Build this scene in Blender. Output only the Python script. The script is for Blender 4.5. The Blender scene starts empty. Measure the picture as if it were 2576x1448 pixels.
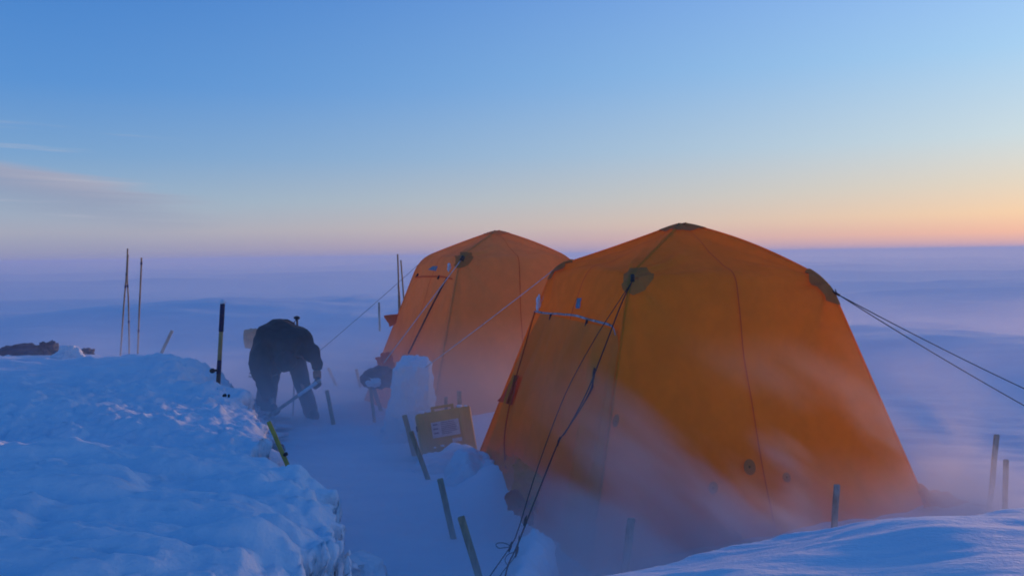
import bpy, bmesh, math, random
import numpy as np
from mathutils import Vector, Matrix, Euler

R = math.radians
C = bpy.context.scene
COL = C.collection

# ------------------------------------------------------------------ camera
FPX = 2289.0                       # focal length in units of a 2575 px wide frame
CAM_H = 1.9
cam_d = bpy.data.cameras.new('camera')
cam_d.sensor_width = 36.0
cam_d.lens = 36.0 * FPX / 2575.0
cam_d.clip_start = 0.05
cam_d.clip_end = 6000.0
cam = bpy.data.objects.new('camera', cam_d)
COL.objects.link(cam)
CAM_M = Matrix.Translation((0, 0, CAM_H)) @ Matrix.Rotation(R(90 - 2.10), 4, 'X') @ Matrix.Rotation(R(-0.80), 4, 'Z')
cam.matrix_world = CAM_M
C.camera = cam

# ------------------------------------------------------------------ world: twilight sky
SUN_AZ, SUN_EL = 42.0, 1.0         # degrees right of +Y, degrees above the horizon
world = bpy.data.worlds.new('World')
C.world = world
world.use_nodes = True
wt = world.node_tree
wt.nodes.clear()


def lin(c):
    c = c / 255.0
    return c / 12.92 if c <= 0.04045 else ((c + 0.055) / 1.055) ** 2.4


def L3(r, g, b):
    return (lin(r), lin(g), lin(b), 1.0)


class NT:
    """tiny helper for node trees"""
    def __init__(s, t): s.t = t
    def n(s, typ, **kw):
        k = s.t.nodes.new(typ)
        for a, v in kw.items(): setattr(k, a, v)
        return k
    def l(s, a, b): s.t.links.new(a, b)
    def math(s, op, a, b=None, c=None, clamp=False):
        k = s.n('ShaderNodeMath', operation=op, use_clamp=clamp)
        for i, v in enumerate((a, b, c)):
            if v is None: continue
            if hasattr(v, 'is_linked'): s.l(v, k.inputs[i])
            else: k.inputs[i].default_value = v
        return k.outputs[0]
    def vmath(s, op, a, b=None):
        k = s.n('ShaderNodeVectorMath', operation=op)
        for i, v in enumerate((a, b)):
            if v is None: continue
            if hasattr(v, 'is_linked'): s.l(v, k.inputs[i])
            else: k.inputs[i].default_value = v
        return k
    def ramp(s, fac, stops, interp='LINEAR'):
        k = s.n('ShaderNodeValToRGB')
        cr = k.color_ramp
        cr.interpolation = interp
        while len(cr.elements) < len(stops): cr.elements.new(0.5)
        for e, (p, c) in zip(cr.elements, stops):
            e.position = p
            e.color = c
        s.l(fac, k.inputs[0])
        return k.outputs[0]
    def mix(s, fac, a, b, blend='MIX'):
        k = s.n('ShaderNodeMix', data_type='RGBA', blend_type=blend)
        for sock, v in ((k.inputs[0], fac), (k.inputs[6], a), (k.inputs[7], b)):
            if hasattr(v, 'is_linked'): s.l(v, sock)
            else: sock.default_value = v
        return k.outputs[2]
    def smooth(s, v, a, b, lo=0.0, hi=1.0):
        k = s.n('ShaderNodeMapRange', interpolation_type='SMOOTHSTEP')
        s.l(v, k.inputs[0])
        for i, q in enumerate((a, b, lo, hi)): k.inputs[i + 1].default_value = q
        return k.outputs[0]
    def noise(s, vec, scale, detail=3, rough=0.5):
        k = s.n('ShaderNodeTexNoise')
        if vec is not None: s.l(vec, k.inputs['Vector'])
        k.inputs['Scale'].default_value = scale
        k.inputs['Detail'].default_value = detail
        k.inputs['Roughness'].default_value = rough
        return k.outputs['Fac']


W = NT(wt)
tc = W.n('ShaderNodeTexCoord')
sep = W.n('ShaderNodeSeparateXYZ')
W.l(tc.outputs['Generated'], sep.inputs[0])
el = W.math('MULTIPLY', W.math('ARCSINE', sep.outputs[2]), 57.29578)            # elevation, degrees
az = W.math('MULTIPLY', W.math('ARCTAN2', sep.outputs[0], sep.outputs[1]), 57.29578)   # azimuth, + right
E = lambda deg: max(0.0, min(1.0, (deg + 2.0) / 92.0))
elr = W.math('DIVIDE', W.math('ADD', el, 2.0), 92.0, clamp=True)
skyL = W.ramp(elr, [(E(-2), L3(114, 142, 196)), (E(0.1), L3(146, 148, 182)), (E(1.6), L3(170, 173, 188)),
                    (E(3.3), L3(154, 178, 200)), (E(6.0), L3(122, 164, 208)), (E(10), L3(90, 147, 212)),
                    (E(16), L3(70, 130, 204)), (E(35), L3(34, 98, 176)), (E(90), L3(16, 76, 154))])
skyR = W.ramp(elr, [(E(-2), L3(168, 156, 192)), (E(0.0), L3(205, 165, 178)), (E(0.8), L3(246, 188, 162)), (E(1.9), L3(248, 211, 172)),
                    (E(3.6), L3(228, 216, 196)), (E(6.2), L3(202, 220, 227)), (E(11), L3(166, 208, 243)),
                    (E(16), L3(146, 190, 246)), (E(35), L3(62, 122, 198)), (E(90), L3(16, 76, 154))])
skyG = W.ramp(elr, [(E(-2), L3(255, 170, 130)), (E(0.7), (3.2, 1.25, 0.42, 1)), (E(4), (2.4, 1.2, 0.52, 1)),
                    (E(9), (1.1, 0.86, 0.78, 1)), (E(18), L3(165, 205, 245)), (E(35), L3(62, 122, 198)), (E(90), L3(16, 76, 154))])
dz = W.math('ABSOLUTE', W.math('SUBTRACT', az, SUN_AZ))
dz = W.math('MINIMUM', dz, W.math('SUBTRACT', 360.0, dz))
fR = W.math('POWER', W.math('SUBTRACT', 1.0, W.math('DIVIDE', W.math('SUBTRACT', dz, 13.0), 58.0), clamp=True), 1.6)
fG = W.smooth(W.math('ABSOLUTE', W.math('SUBTRACT', az, 56.0)), 12.0, 27.0, 1.0, 0.0)
sky = W.mix(fR, skyL, skyR)
sky = W.mix(fG, sky, skyG)
# thin cloud sheets low on the left, stretched along the horizon
cv = W.n('ShaderNodeCombineXYZ')
W.l(W.math('MULTIPLY', az, 0.03), cv.inputs[0])
W.l(W.math('ADD', W.math('MULTIPLY', el, 0.9), W.math('MULTIPLY', az, 0.03)), cv.inputs[1])
cn = W.noise(cv.outputs[0], 1.3, 5, 0.55)
azu = W.math('MAXIMUM', W.math('DIVIDE', W.math('ADD', az, 29.5), 8.5), 0.0)
top_el = W.math('SUBTRACT', 5.5, W.math('MULTIPLY', azu, 1.5))
bankedge = W.math('ADD', W.math('SUBTRACT', el, top_el), W.math('MULTIPLY', W.math('SUBTRACT', cn, 0.5), 1.6))
cmask = W.math('MULTIPLY', W.smooth(bankedge, 0.35, -0.5), W.smooth(W.math('ADD', az, W.math('MULTIPLY', W.math('SUBTRACT', cn, 0.5), 14.0)), -17.0, -25.0))
cl = W.math('MULTIPLY', cmask, W.smooth(bankedge, -3.2, -0.6, 0.15, 0.80))
cn2 = W.noise(cv.outputs[0], 1.7, 5, 0.6)
streak = W.math('MULTIPLY', W.math('MULTIPLY', W.smooth(cn2, 0.56, 0.72), W.smooth(el, 9.0, 6.5)), W.math('MULTIPLY', W.smooth(el, 1.0, 2.5), W.smooth(az, -14.0, -24.0, 0.0, 0.4)))
edge = W.smooth(bankedge, -1.6, 0.0)
edge = W.math('MULTIPLY', edge, W.smooth(cn2, 0.30, 0.70, 0.35, 0.9))
cloudcol = W.mix(edge, L3(146, 154, 182), L3(182, 176, 190))
sky = W.mix(cl, sky, cloudcol)
sky = W.mix(streak, sky, L3(186, 188, 202))
nish = W.n('ShaderNodeTexSky', sky_type='NISHITA', sun_disc=False, sun_elevation=R(SUN_EL), sun_rotation=R(SUN_AZ),
           air_density=1.0, dust_density=1.0, ozone_density=2.0)
bg1 = W.n('ShaderNodeBackground')
W.l(nish.outputs[0], bg1.inputs[0])
bg1.inputs[1].default_value = 0.006
bg2 = W.n('ShaderNodeBackground')
W.l(sky, bg2.inputs[0])
bg2.inputs[1].default_value = 0.98
addw = W.n('ShaderNodeAddShader')
W.l(bg1.outputs[0], addw.inputs[0])
W.l(bg2.outputs[0], addw.inputs[1])
wo = W.n('ShaderNodeOutputWorld')
W.l(addw.outputs[0], wo.inputs[0])

# ------------------------------------------------------------------ sun: the glow on the horizon to the right
sd = bpy.data.lights.new('sun', 'SUN')
sd.energy = 4.4
sd.angle = R(12)
sd.color = (1.0, 0.50, 0.24)
sun = bpy.data.objects.new('sun', sd)
COL.objects.link(sun)
sv = Vector((math.sin(R(SUN_AZ)) * math.cos(R(SUN_EL)), math.cos(R(SUN_AZ)) * math.cos(R(SUN_EL)), math.sin(R(SUN_EL))))
sun.rotation_euler = sv.to_track_quat('Z', 'Y').to_euler()

C.view_settings.view_transform = 'Standard'
C.view_settings.look = 'None'
C.view_settings.exposure = 0.0
C.view_settings.gamma = 1.0
C.render.engine = 'CYCLES'
C.cycles.max_bounces = 8
C.cycles.diffuse_bounces = 4
C.cycles.transmission_bounces = 4
C.cycles.transparent_max_bounces = 8
C.cycles.volume_bounces = 2
C.cycles.volume_step_rate = 1.0
C.cycles.volume_max_steps = 128
C.cycles.use_denoising = True
C.cycles.filter_width = 1.8


# ------------------------------------------------------------------ helpers
def at(px, py, y):
    """world point seen at (px,py) of the 2575x1448 frame, at world distance y"""
    d = CAM_M.to_3x3() @ Vector(((px - 1287.5) / FPX, -(py - 724.0) / FPX, -1.0))
    return Vector((0, 0, CAM_H)) + d * (y / d.y)


def atz(px, py, z):
    """world point seen at (px,py) on the level z"""
    d = CAM_M.to_3x3() @ Vector(((px - 1287.5) / FPX, -(py - 724.0) / FPX, -1.0))
    return Vector((0, 0, CAM_H)) + d * ((z - CAM_H) / d.z)


def tag(o, label=None, cat=None, group=None, kind=None):
    if label: o['label'] = label
    if cat: o['category'] = cat
    if group: o['group'] = group
    if kind: o['kind'] = kind
    return o


def empty(name, loc, label=None, cat=None, group=None):
    o = bpy.data.objects.new(name, None)
    o.empty_display_size = 0.2
    o.location = loc
    COL.objects.link(o)
    return tag(o, label, cat, group)


def mesh(name, verts, faces, mat, parent=None, smooth=True, loc=None):
    """verts in world coordinates; origin moved to the parent's (or own) location"""
    off = Vector(parent.location) if parent is not None else (Vector(loc) if loc is not None else Vector((0, 0, 0)))
    if parent is not None and parent.parent is not None: off = off + Vector(parent.parent.location)
    if parent is not None and parent.type == 'MESH' and parent.parent is not None and 'abs' not in parent:
        off = Vector(parent.parent.location)
    me = bpy.data.meshes.new(name)
    if isinstance(verts, np.ndarray):
        v = verts - np.array(off)[None, :]
        me.from_pydata(v.tolist(), [], faces.tolist() if isinstance(faces, np.ndarray) else faces)
    else:
        me.from_pydata([tuple(Vector(p) - off) for p in verts], [], faces)
    me.materials.append(mat)
    if smooth: me.polygons.foreach_set('use_smooth', [True] * len(me.polygons))
    me.update()
    o = bpy.data.objects.new(name, me)
    COL.objects.link(o)
    if parent is not None:
        o.parent = parent
    elif loc is not None:
        o.location = loc
    return o


def gridfaces(n, m, closed=False):
    """faces of an n x m vertex grid (row major, m columns)"""
    i = np.arange(n - 1)[:, None]
    j = np.arange(m if closed else m - 1)[None, :]
    j2 = (j + 1) % m
    a = i * m + j
    b = i * m + j2
    c = (i + 1) * m + j2
    d = (i + 1) * m + j
    return np.stack([a, b, c, d], -1).reshape(-1, 4)


def tube(pts, r, seg=8, flat=None):
    """verts, faces of a tube; r number or list; flat = (w, h) for a ribbon-like section"""
    pts = [Vector(p) for p in pts]
    V, F = [], []
    n = len(pts)
    up = Vector((0.03, 0.05, 1)).normalized()
    prev = None
    for i, p in enumerate(pts):
        t = (pts[min(i + 1, n - 1)] - pts[max(i - 1, 0)]).normalized()
        a = (prev - t * prev.dot(t)) if prev is not None else (t.cross(up) if abs(t.dot(up)) < 0.98 else t.cross(Vector((1, 0, 0))))
        a.normalize()
        prev = a
        b = t.cross(a)
        rr = r[i] if isinstance(r, (list, tuple)) else r
        for k in range(seg):
            th = 2 * math.pi * k / seg
            V.append(p + a * math.cos(th) * rr + b * math.sin(th) * rr)
    for i in range(n - 1):
        for k in range(seg):
            k2 = (k + 1) % seg
            F.append((i * seg + k, i * seg + k2, (i + 1) * seg + k2, (i + 1) * seg + k))
    F.append(tuple(range(seg - 1, -1, -1)))
    F.append(tuple((n - 1) * seg + k for k in range(seg)))
    return V, F


def smooth_path(pts, n=8):
    """Catmull-Rom through points"""
    P = [Vector(p) for p in pts]
    out = []
    for i in range(len(P) - 1):
        p0, p1, p2, p3 = P[max(i - 1, 0)], P[i], P[i + 1], P[min(i + 2, len(P) - 1)]
        for k in range(n):
            t = k / n
            out.append(0.5 * ((2 * p1) + (p2 - p0) * t + (2 * p0 - 5 * p1 + 4 * p2 - p3) * t * t + (3 * p1 - p0 - 3 * p2 + p3) * t ** 3))
    out.append(P[-1])
    return out


def sag(a, b, s, n=14):
    a, b = Vector(a), Vector(b)
    return [a.lerp(b, i / n) - Vector((0, 0, 4 * s * (i / n) * (1 - i / n))) for i in range(n + 1)]


# numpy gradient-ish value noise in 3D
def _h(ix, iy, iz, seed):
    with np.errstate(over='ignore'):
        n = (ix.astype(np.int64) * 374761393 + iy.astype(np.int64) * 668265263 + iz.astype(np.int64) * 2147483647 + seed * 144665) & 0xFFFFFFFF
        n = ((n ^ (n >> 13)) * 1274126177) & 0xFFFFFFFF
        n = ((n ^ (n >> 16)) * 2246822519) & 0xFFFFFFFF
        n = n ^ (n >> 15)
    return (n & 0xFFFFFF) / float(0xFFFFFF) * 2 - 1


def vnoise(x, y, z=None, seed=0):
    x = np.asarray(x, float); y = np.asarray(y, float)
    z = np.zeros_like(x) if z is None else np.asarray(z, float)
    x0, y0, z0 = np.floor(x), np.floor(y), np.floor(z)
    f = lambda t: t * t * t * (t * (t * 6 - 15) + 10)
    u, v, w = f(x - x0), f(y - y0), f(z - z0)
    r = 0
    for dx in (0, 1):
        for dy in (0, 1):
            for dz_ in (0, 1):
                wt_ = (u if dx else 1 - u) * (v if dy else 1 - v) * (w if dz_ else 1 - w)
                r = r + wt_ * _h(x0 + dx, y0 + dy, z0 + dz_, seed)
    return r


def fbm(x, y, z=None, octv=4, seed=0, gain=0.5):
    r, a, f = 0, 1.0, 1.0
    x = np.asarray(x, float)
    for i in range(octv):
        r = r + a * vnoise(x * f + 17.3 * i, np.asarray(y, float) * f + 5.1 * i, None if z is None else np.asarray(z, float) * f, seed + i)
        a *= gain
        f *= 2.03
    return r


def sstep(a, b, x):
    t = np.clip((x - a) / (b - a), 0, 1)
    return t * t * (3 - 2 * t)


# ------------------------------------------------------------------ materials
MATS = {}


def new_mat(name):
    m = bpy.data.materials.new(name)
    m.use_nodes = True
    m.node_tree.nodes.clear()
    t = NT(m.node_tree)
    out = t.n('ShaderNodeOutputMaterial')
    MATS[name] = m
    return m, t, out


def pbr(name, col, rough=0.8, var=0.25, scale=18.0, bump=0.1, bscale=60.0, spec=0.3, col2=None, stretch=(1, 1, 1)):
    m, t, out = new_mat(name)
    p = t.n('ShaderNodeBsdfPrincipled')
    tcn = t.n('ShaderNodeTexCoord')
    mp = t.n('ShaderNodeMapping')
    mp.inputs['Scale'].default_value = stretch
    t.l(tcn.outputs['Object'], mp.inputs[0])
    n = t.noise(mp.outputs[0], scale, 4, 0.6)
    c1 = (*[c * (1 - var) for c in col], 1)
    c2 = (*(col2 if col2 else [min(1, c * (1 + var)) for c in col]), 1)
    t.l(t.ramp(n, [(0.3, c1), (0.7, c2)]), p.inputs['Base Color'])
    p.inputs['Roughness'].default_value = rough
    p.inputs['Specular IOR Level'].default_value = spec
    b = t.n('ShaderNodeBump')
    b.inputs['Strength'].default_value = bump
    b.inputs['Distance'].default_value = 0.01
    t.l(t.noise(mp.outputs[0], bscale, 3, 0.6), b.inputs['Height'])
    t.l(b.outputs[0], p.inputs['Normal'])
    t.l(p.outputs[0], out.inputs[0])
    return m


def fabric(name, refl, trans, dirt=(0.75, 0.8, 0.9), tmix=0.5, frost=0.0):
    """thin cloth: reflects and lets light through"""
    m, t, out = new_mat(name)
    tcn = t.n('ShaderNodeTexCoord')
    n1 = t.noise(tcn.outputs['Object'], 1.6, 5, 0.62)
    n2 = t.noise(tcn.outputs['Object'], 9.0, 4, 0.6)
    f = t.smooth(t.math('ADD', t.math('MULTIPLY', n1, 0.7), t.math('MULTIPLY', n2, 0.3)), 0.35, 0.68)
    rc = t.mix(f, (*[r * d for r, d in zip(refl, dirt)], 1), (*refl, 1))
    tcv = t.mix(f, (*[r * 0.84 for r in trans], 1), (*trans, 1))
    b = t.n('ShaderNodeBump')
    b.inputs['Strength'].default_value = 0.5
    b.inputs['Distance'].default_value = 0.006
    t.l(t.noise(tcn.outputs['Object'], 26.0, 4, 0.55), b.inputs['Height'])
    d = t.n('ShaderNodeBsdfPrincipled')
    d.inputs['Roughness'].default_value = 0.75
    d.inputs['Specular IOR Level'].default_value = 0.2
    t.l(rc, d.inputs['Base Color'])
    t.l(b.outputs[0], d.inputs['Normal'])
    tr = t.n('ShaderNodeBsdfTranslucent')
    t.l(tcv, tr.inputs[0])
    mx = t.n('ShaderNodeMixShader')
    mx.inputs[0].default_value = tmix
    t.l(d.outputs[0], mx.inputs[1])
    t.l(tr.outputs[0], mx.inputs[2])
    t.l(mx.outputs[0], out.inputs[0])
    return m


def snow_mat(name, bscale=9.0, bstr=0.5, streak=0.0):
    m, t, out = new_mat(name)
    p = t.n('ShaderNodeBsdfPrincipled')
    tcn = t.n('ShaderNodeTexCoord')
    geo = t.n('ShaderNodeNewGeometry')
    mp = t.n('ShaderNodeMapping')
    mp.inputs['Scale'].default_value = (1.0, 2.6, 1.0)
    mp.inputs['Rotation'].default_value = (0, 0, R(-12))
    t.l(geo.outputs['Position'], mp.inputs[0])
    n = t.noise(mp.outputs[0], 0.9, 6, 0.6)
    t.l(t.ramp(n, [(0.3, (0.76, 0.83, 0.90, 1)), (0.7, (0.86, 0.92, 0.96, 1))]), p.inputs['Base Color'])
    p.inputs['Roughness'].default_value = 0.65
    p.inputs['Specular IOR Level'].default_value = 0.15
    hsum = t.math('ADD', t.math('MULTIPLY', t.noise(mp.outputs[0], bscale, 5, 0.6), 1.0), t.math('MULTIPLY', t.noise(geo.outputs['Position'], bscale * 7, 3, 0.6), 0.25))
    b = t.n('ShaderNodeBump')
    b.inputs['Strength'].default_value = bstr
    b.inputs['Distance'].default_value = 0.04
    t.l(hsum, b.inputs['Height'])
    t.l(b.outputs[0], p.inputs['Normal'])
    t.l(p.outputs[0], out.inputs[0])
    return m


M_SNOW = snow_mat('snow', 5.0, 0.35)
M_BANK = snow_mat('bank_snow', 9.0, 0.45)
M_CLOD = snow_mat('clod_snow', 14.0, 0.6)
M_TENT = fabric('tent_cloth', (0.90, 0.50, 0.02), (0.98, 0.355, 0.025), dirt=(0.86, 0.88, 0.92), tmix=0.67)
M_TENT2 = fabric('pale_tent_cloth', (0.94, 0.58, 0.14), (0.98, 0.40, 0.08), dirt=(0.86, 0.88, 0.92), tmix=0.63)  # rear tent: paler, less saturated version of the tent cloth
M_DOOR = fabric('door_cloth', (0.86, 0.52, 0.06), (0.90, 0.39, 0.04), dirt=(0.86, 0.88, 0.92), tmix=0.62)
M_OLIVE = fabric('olive_cloth', (0.50, 0.28, 0.05), (0.62, 0.26, 0.03), tmix=0.42)
M_REDC = fabric('red_cloth', (0.75, 0.16, 0.04), (0.85, 0.16, 0.04), tmix=0.45)
M_SEAM = fabric('seam_cloth', (0.62, 0.22, 0.03), (0.85, 0.20, 0.03), tmix=0.6)
M_ZIP = pbr('strap_cloth', (0.07, 0.018, 0.02), 0.7)
M_TAPE = pbr('frosted_tape', (0.20, 0.16, 0.12), 0.8, 0.3, 22, col2=(0.58, 0.56, 0.54))
M_ICE = pbr('rime', (0.78, 0.82, 0.86), 0.6, 0.08)
M_BLACK = pbr('black_plastic', (0.012, 0.012, 0.014), 0.5)
M_LABEL = pbr('label_cloth', (0.16, 0.24, 0.30), 0.7, 0.4, 60)
M_ROPE = pbr('dark_rope', (0.02, 0.018, 0.022), 0.9)
M_WROPE = pbr('pale_rope', (0.62, 0.55, 0.52), 0.9)
M_WOOD = pbr('stake_wood', (0.32, 0.22, 0.12), 0.8, 0.3, 10, 0.2, 40, col2=(0.52, 0.40, 0.22), stretch=(6, 6, 1))
M_FWOOD = pbr('frosted_wood', (0.26, 0.24, 0.19), 0.8, 0.3, 8, 0.2, 40, col2=(0.55, 0.54, 0.48), stretch=(3, 3, 1))
M_YWOOD = pbr('yellow_paint', (0.58, 0.38, 0.06), 0.5, 0.2, 8)
M_BAMBOO = pbr('bamboo', (0.30, 0.16, 0.08), 0.6, 0.3, 8, 0.1, 40, col2=(0.45, 0.27, 0.13))
M_NAVY = pbr('navy_grip', (0.02, 0.014, 0.06), 0.6)
M_PAINT = pbr('tan_shaft', (0.42, 0.27, 0.10), 0.5)
M_CASE = pbr('yellow_case', (0.56, 0.28, 0.012), 0.45, 0.15, 9, 0.05, 30, spec=0.4)
M_PAPER = pbr('frosted_paper', (0.52, 0.50, 0.52), 0.6, 0.15, 25)
M_INK = pbr('ink', (0.12, 0.10, 0.16), 0.7)
M_PARKA = pbr('parka', (0.028, 0.030, 0.034), 0.75, 0.4, 12, 0.5, 16)
M_TROUS = pbr('trousers', (0.034, 0.038, 0.05), 0.75, 0.4, 12, 0.5, 14)
M_SKIN = pbr('skin', (0.45, 0.26, 0.19), 0.6)
M_GLOVE = pbr('glove', (0.012, 0.012, 0.018), 0.8)
M_CUFF = pbr('cuff', (0.62, 0.20, 0.05), 0.8)
M_HAIRC = pbr('hair', (0.03, 0.02, 0.015), 0.8)
M_METAL = pbr('shaft_metal', (0.42, 0.44, 0.46), 0.4, 0.1)
M_TARP = pbr('dark_tarp', (0.03, 0.05, 0.10), 0.7, 0.4, 6, 0.5, 10)
M_TANBAG = pbr('tan_canvas', (0.34, 0.28, 0.19), 0.85, 0.2, 6)


# ------------------------------------------------------------------ ground
def ground_h(x, y):
    d = np.sqrt(x * x + y * y)
    far = sstep(12, 60, d)
    # wind ripples, long across the wind
    a = x * 0.96 - y * 0.28
    b = x * 0.28 + y * 0.96
    z = 0.018 * fbm(a * 1.2, b * 3.0, octv=5, seed=3) * (1 - 0.5 * far)
    z = z + 0.32 * far * fbm(a * 0.045, b * 0.16, octv=4, seed=9) * (1 - 0.6 * sstep(120, 500, d))
    z = z + 0.09 * sstep(10, 24, d) * fbm(a * 0.25, b * 0.8, octv=4, seed=21) * (1 - sstep(60, 200, d))
    # long drift behind the camp on the left
    ridge = np.exp(-((x + 7.0) / 8.0) ** 2) * np.where(y < 24, np.exp(-((y - 24) / 4.0) ** 2), np.exp(-((y - 24) / 9.0) ** 2))
    z = z + 0.78 * ridge
    # drift in the lee on the right
    cy = 15.5 - 0.45 * (x - 6.5)
    rr = np.exp(-((x - 7.5) / 4.2) ** 2) * np.where(y < cy, np.exp(-((y - cy) / 2.6) ** 2), np.exp(-((y - cy) / 5.0) ** 2))
    z = z + 0.50 * rr
    rr2 = np.exp(-((x - 16) / 9) ** 2) * np.exp(-((y - 30) / 5.0) ** 2)
    z = z + 0.55 * rr2
    # spoil raised between the tents and under the rear tent
    z = z + 0.16 * np.exp(-((x - 0.3) / 1.6) ** 2 - ((y - 10.0) / 1.1) ** 2)
    # snow lying against the windward side of the near tent
    z = z + 0.22 * np.exp(-((x + 0.15) / 0.35) ** 2 - ((y - 7.2) / 0.55) ** 2)
    z = z - 0.05 * np.exp(-((x + 0.6) / 0.7) ** 2 - ((y - 6.4) / 1.3) ** 2)
    return z


def graded(lo, hi, step, far_lo, far_hi, g=1.09):
    c = list(np.arange(lo, hi + 1e-6, step))
    s, v = step, c[-1]
    while v < far_hi:
        s *= g
        v = min(v + s, far_hi)
        c.append(v)
    s, v = step, c[0]
    while v > far_lo:
        s *= g * 1.05
        v = max(v - s, far_lo)
        c.insert(0, v)
    return np.array(c)


gx = graded(-4.5, 5.5, 0.045, -1600, 1600, 1.06)
gy = graded(3.0, 13.0, 0.045, -1500, 3200, 1.045)
GX, GY = np.meshgrid(gx, gy)
GZ = ground_h(GX, GY)
gv = np.stack([GX, GY, GZ], -1).reshape(-1, 3)
g = mesh('snow_ground', gv, gridfaces(len(gy), len(gx)), M_SNOW)
tag(g, kind='structure')


def gz(x, y):
    return float(ground_h(np.array([float(x)]), np.array([float(y)]))[0])


# -------- snow banks: jagged-edged tables of wind-packed snow
def seg_dist(x, y, poly):
    """signed distance to polygon, + inside"""
    best = np.full(x.shape, 1e9)
    inside = np.zeros(x.shape, bool)
    n = len(poly)
    for i in range(n):
        ax, ay = poly[i]
        bx, by = poly[(i + 1) % n]
        dx, dy = bx - ax, by - ay
        t = np.clip(((x - ax) * dx + (y - ay) * dy) / (dx * dx + dy * dy + 1e-12), 0, 1)
        best = np.minimum(best, (x - ax - t * dx) ** 2 + (y - ay - t * dy) ** 2)
        c = ((ay > y) != (by > y)) & (x < (bx - ax) * (y - ay) / (by - ay + 1e-12) + ax)
        inside ^= c
    return np.where(inside, 1, -1) * np.sqrt(best)


def bank(name, poly, topf, xs, ys, edge=0.08, jag=0.09, over=0.05, mat=None, jf=5.0, under=0.0):
    X, Y = np.meshgrid(xs, ys)
    d = seg_dist(X, Y, poly)
    # notched outline
    rid = 1 - 2.2 * np.abs(fbm(X * jf * 1.5, Y * jf * 1.9, octv=3, seed=36))
    d = d + jag * 0.8 * fbm(X * jf, Y * jf * 0.8, octv=4, seed=31) + jag * 0.32 * rid + jag * 0.35 * np.abs(vnoise(X * 17, Y * 15, seed=44)) - 0.02
    top = topf(X, Y, d)
    s = sstep(-edge, edge * 0.35, d)
    base = ground_h(X, Y) - 0.25
    Z = base + (top - base) * s
    # overhanging lip: push the upper part of the edge outward
    gy_, gx_ = np.gradient(d, ys, xs)
    gl = np.sqrt(gx_ ** 2 + gy_ ** 2) + 1e-6
    lip = np.exp(-((d - 0.02) / 0.06) ** 2) * over * (0.5 + 0.6 * vnoise(X * 9, Y * 9, seed=5)) * np.clip(s, 0, 1)
    X2 = X - gx_ / gl * lip
    Y2 = Y - gy_ / gl * lip
    v = np.stack([X2, Y2, Z], -1).reshape(-1, 3)
    F = gridfaces(len(ys), len(xs))
    keep = (d.reshape(-1)[F] > -edge * 1.6).any(1)
    F = F[keep]
    used = np.unique(F)
    idx = np.full(len(v), -1)
    idx[used] = np.arange(len(used))
    o = mesh(name, v[used], idx[F], mat or M_BANK)
    tag(o, kind='structure')
    # break up the steep face: more vertices there, then torn and layered by noise in space
    bm = bmesh.new()
    bm.from_mesh(o.data)
    for _ in range(2):
        es = [e for e in bm.edges if e.calc_length() > 0.045 and abs(e.verts[0].co.z - e.verts[1].co.z) > 0.03]
        if not es: break
        bmesh.ops.subdivide_edges(bm, edges=es, cuts=2, use_grid_fill=True)
    bmesh.ops.triangulate(bm, faces=[f for f in bm.faces if len(f.verts) > 4])
    bm.normal_update()
    co = np.array([q.co[:] for q in bm.verts])
    nm = np.array([q.normal[:] for q in bm.verts])
    w = np.clip((1 - np.abs(nm[:, 2])) * 1.8 - 0.35, 0, 1)[:, None]
    hz_ = nm.copy()
    hz_[:, 2] = 0
    a1 = fbm(co[:, 0] * 6, co[:, 1] * 6, co[:, 2] * 13, octv=4, seed=101)
    a2 = 1 - 2 * np.abs(fbm(co[:, 0] * 10, co[:, 1] * 10, co[:, 2] * 24, octv=3, seed=105))
    co = co + hz_ * w * (0.016 * a1 + 0.006 * a2)[:, None]
    if under > 0: co = co - hz_ * (np.clip(w * 1.6, 0, 1)[:, 0] * under * np.clip(0.66 - co[:, 2], 0, 0.7))[:, None]
    co[:, 2] += w[:, 0] * 0.012 * vnoise(co[:, 0] * 20, co[:, 1] * 20, co[:, 2] * 20, seed=9)
    for q, c in zip(bm.verts, co): q.co = c
    bm.to_mesh(o.data)
    bm.free()
    o.data.polygons.foreach_set('use_smooth', [True] * len(o.data.polygons))
    return o


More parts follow.
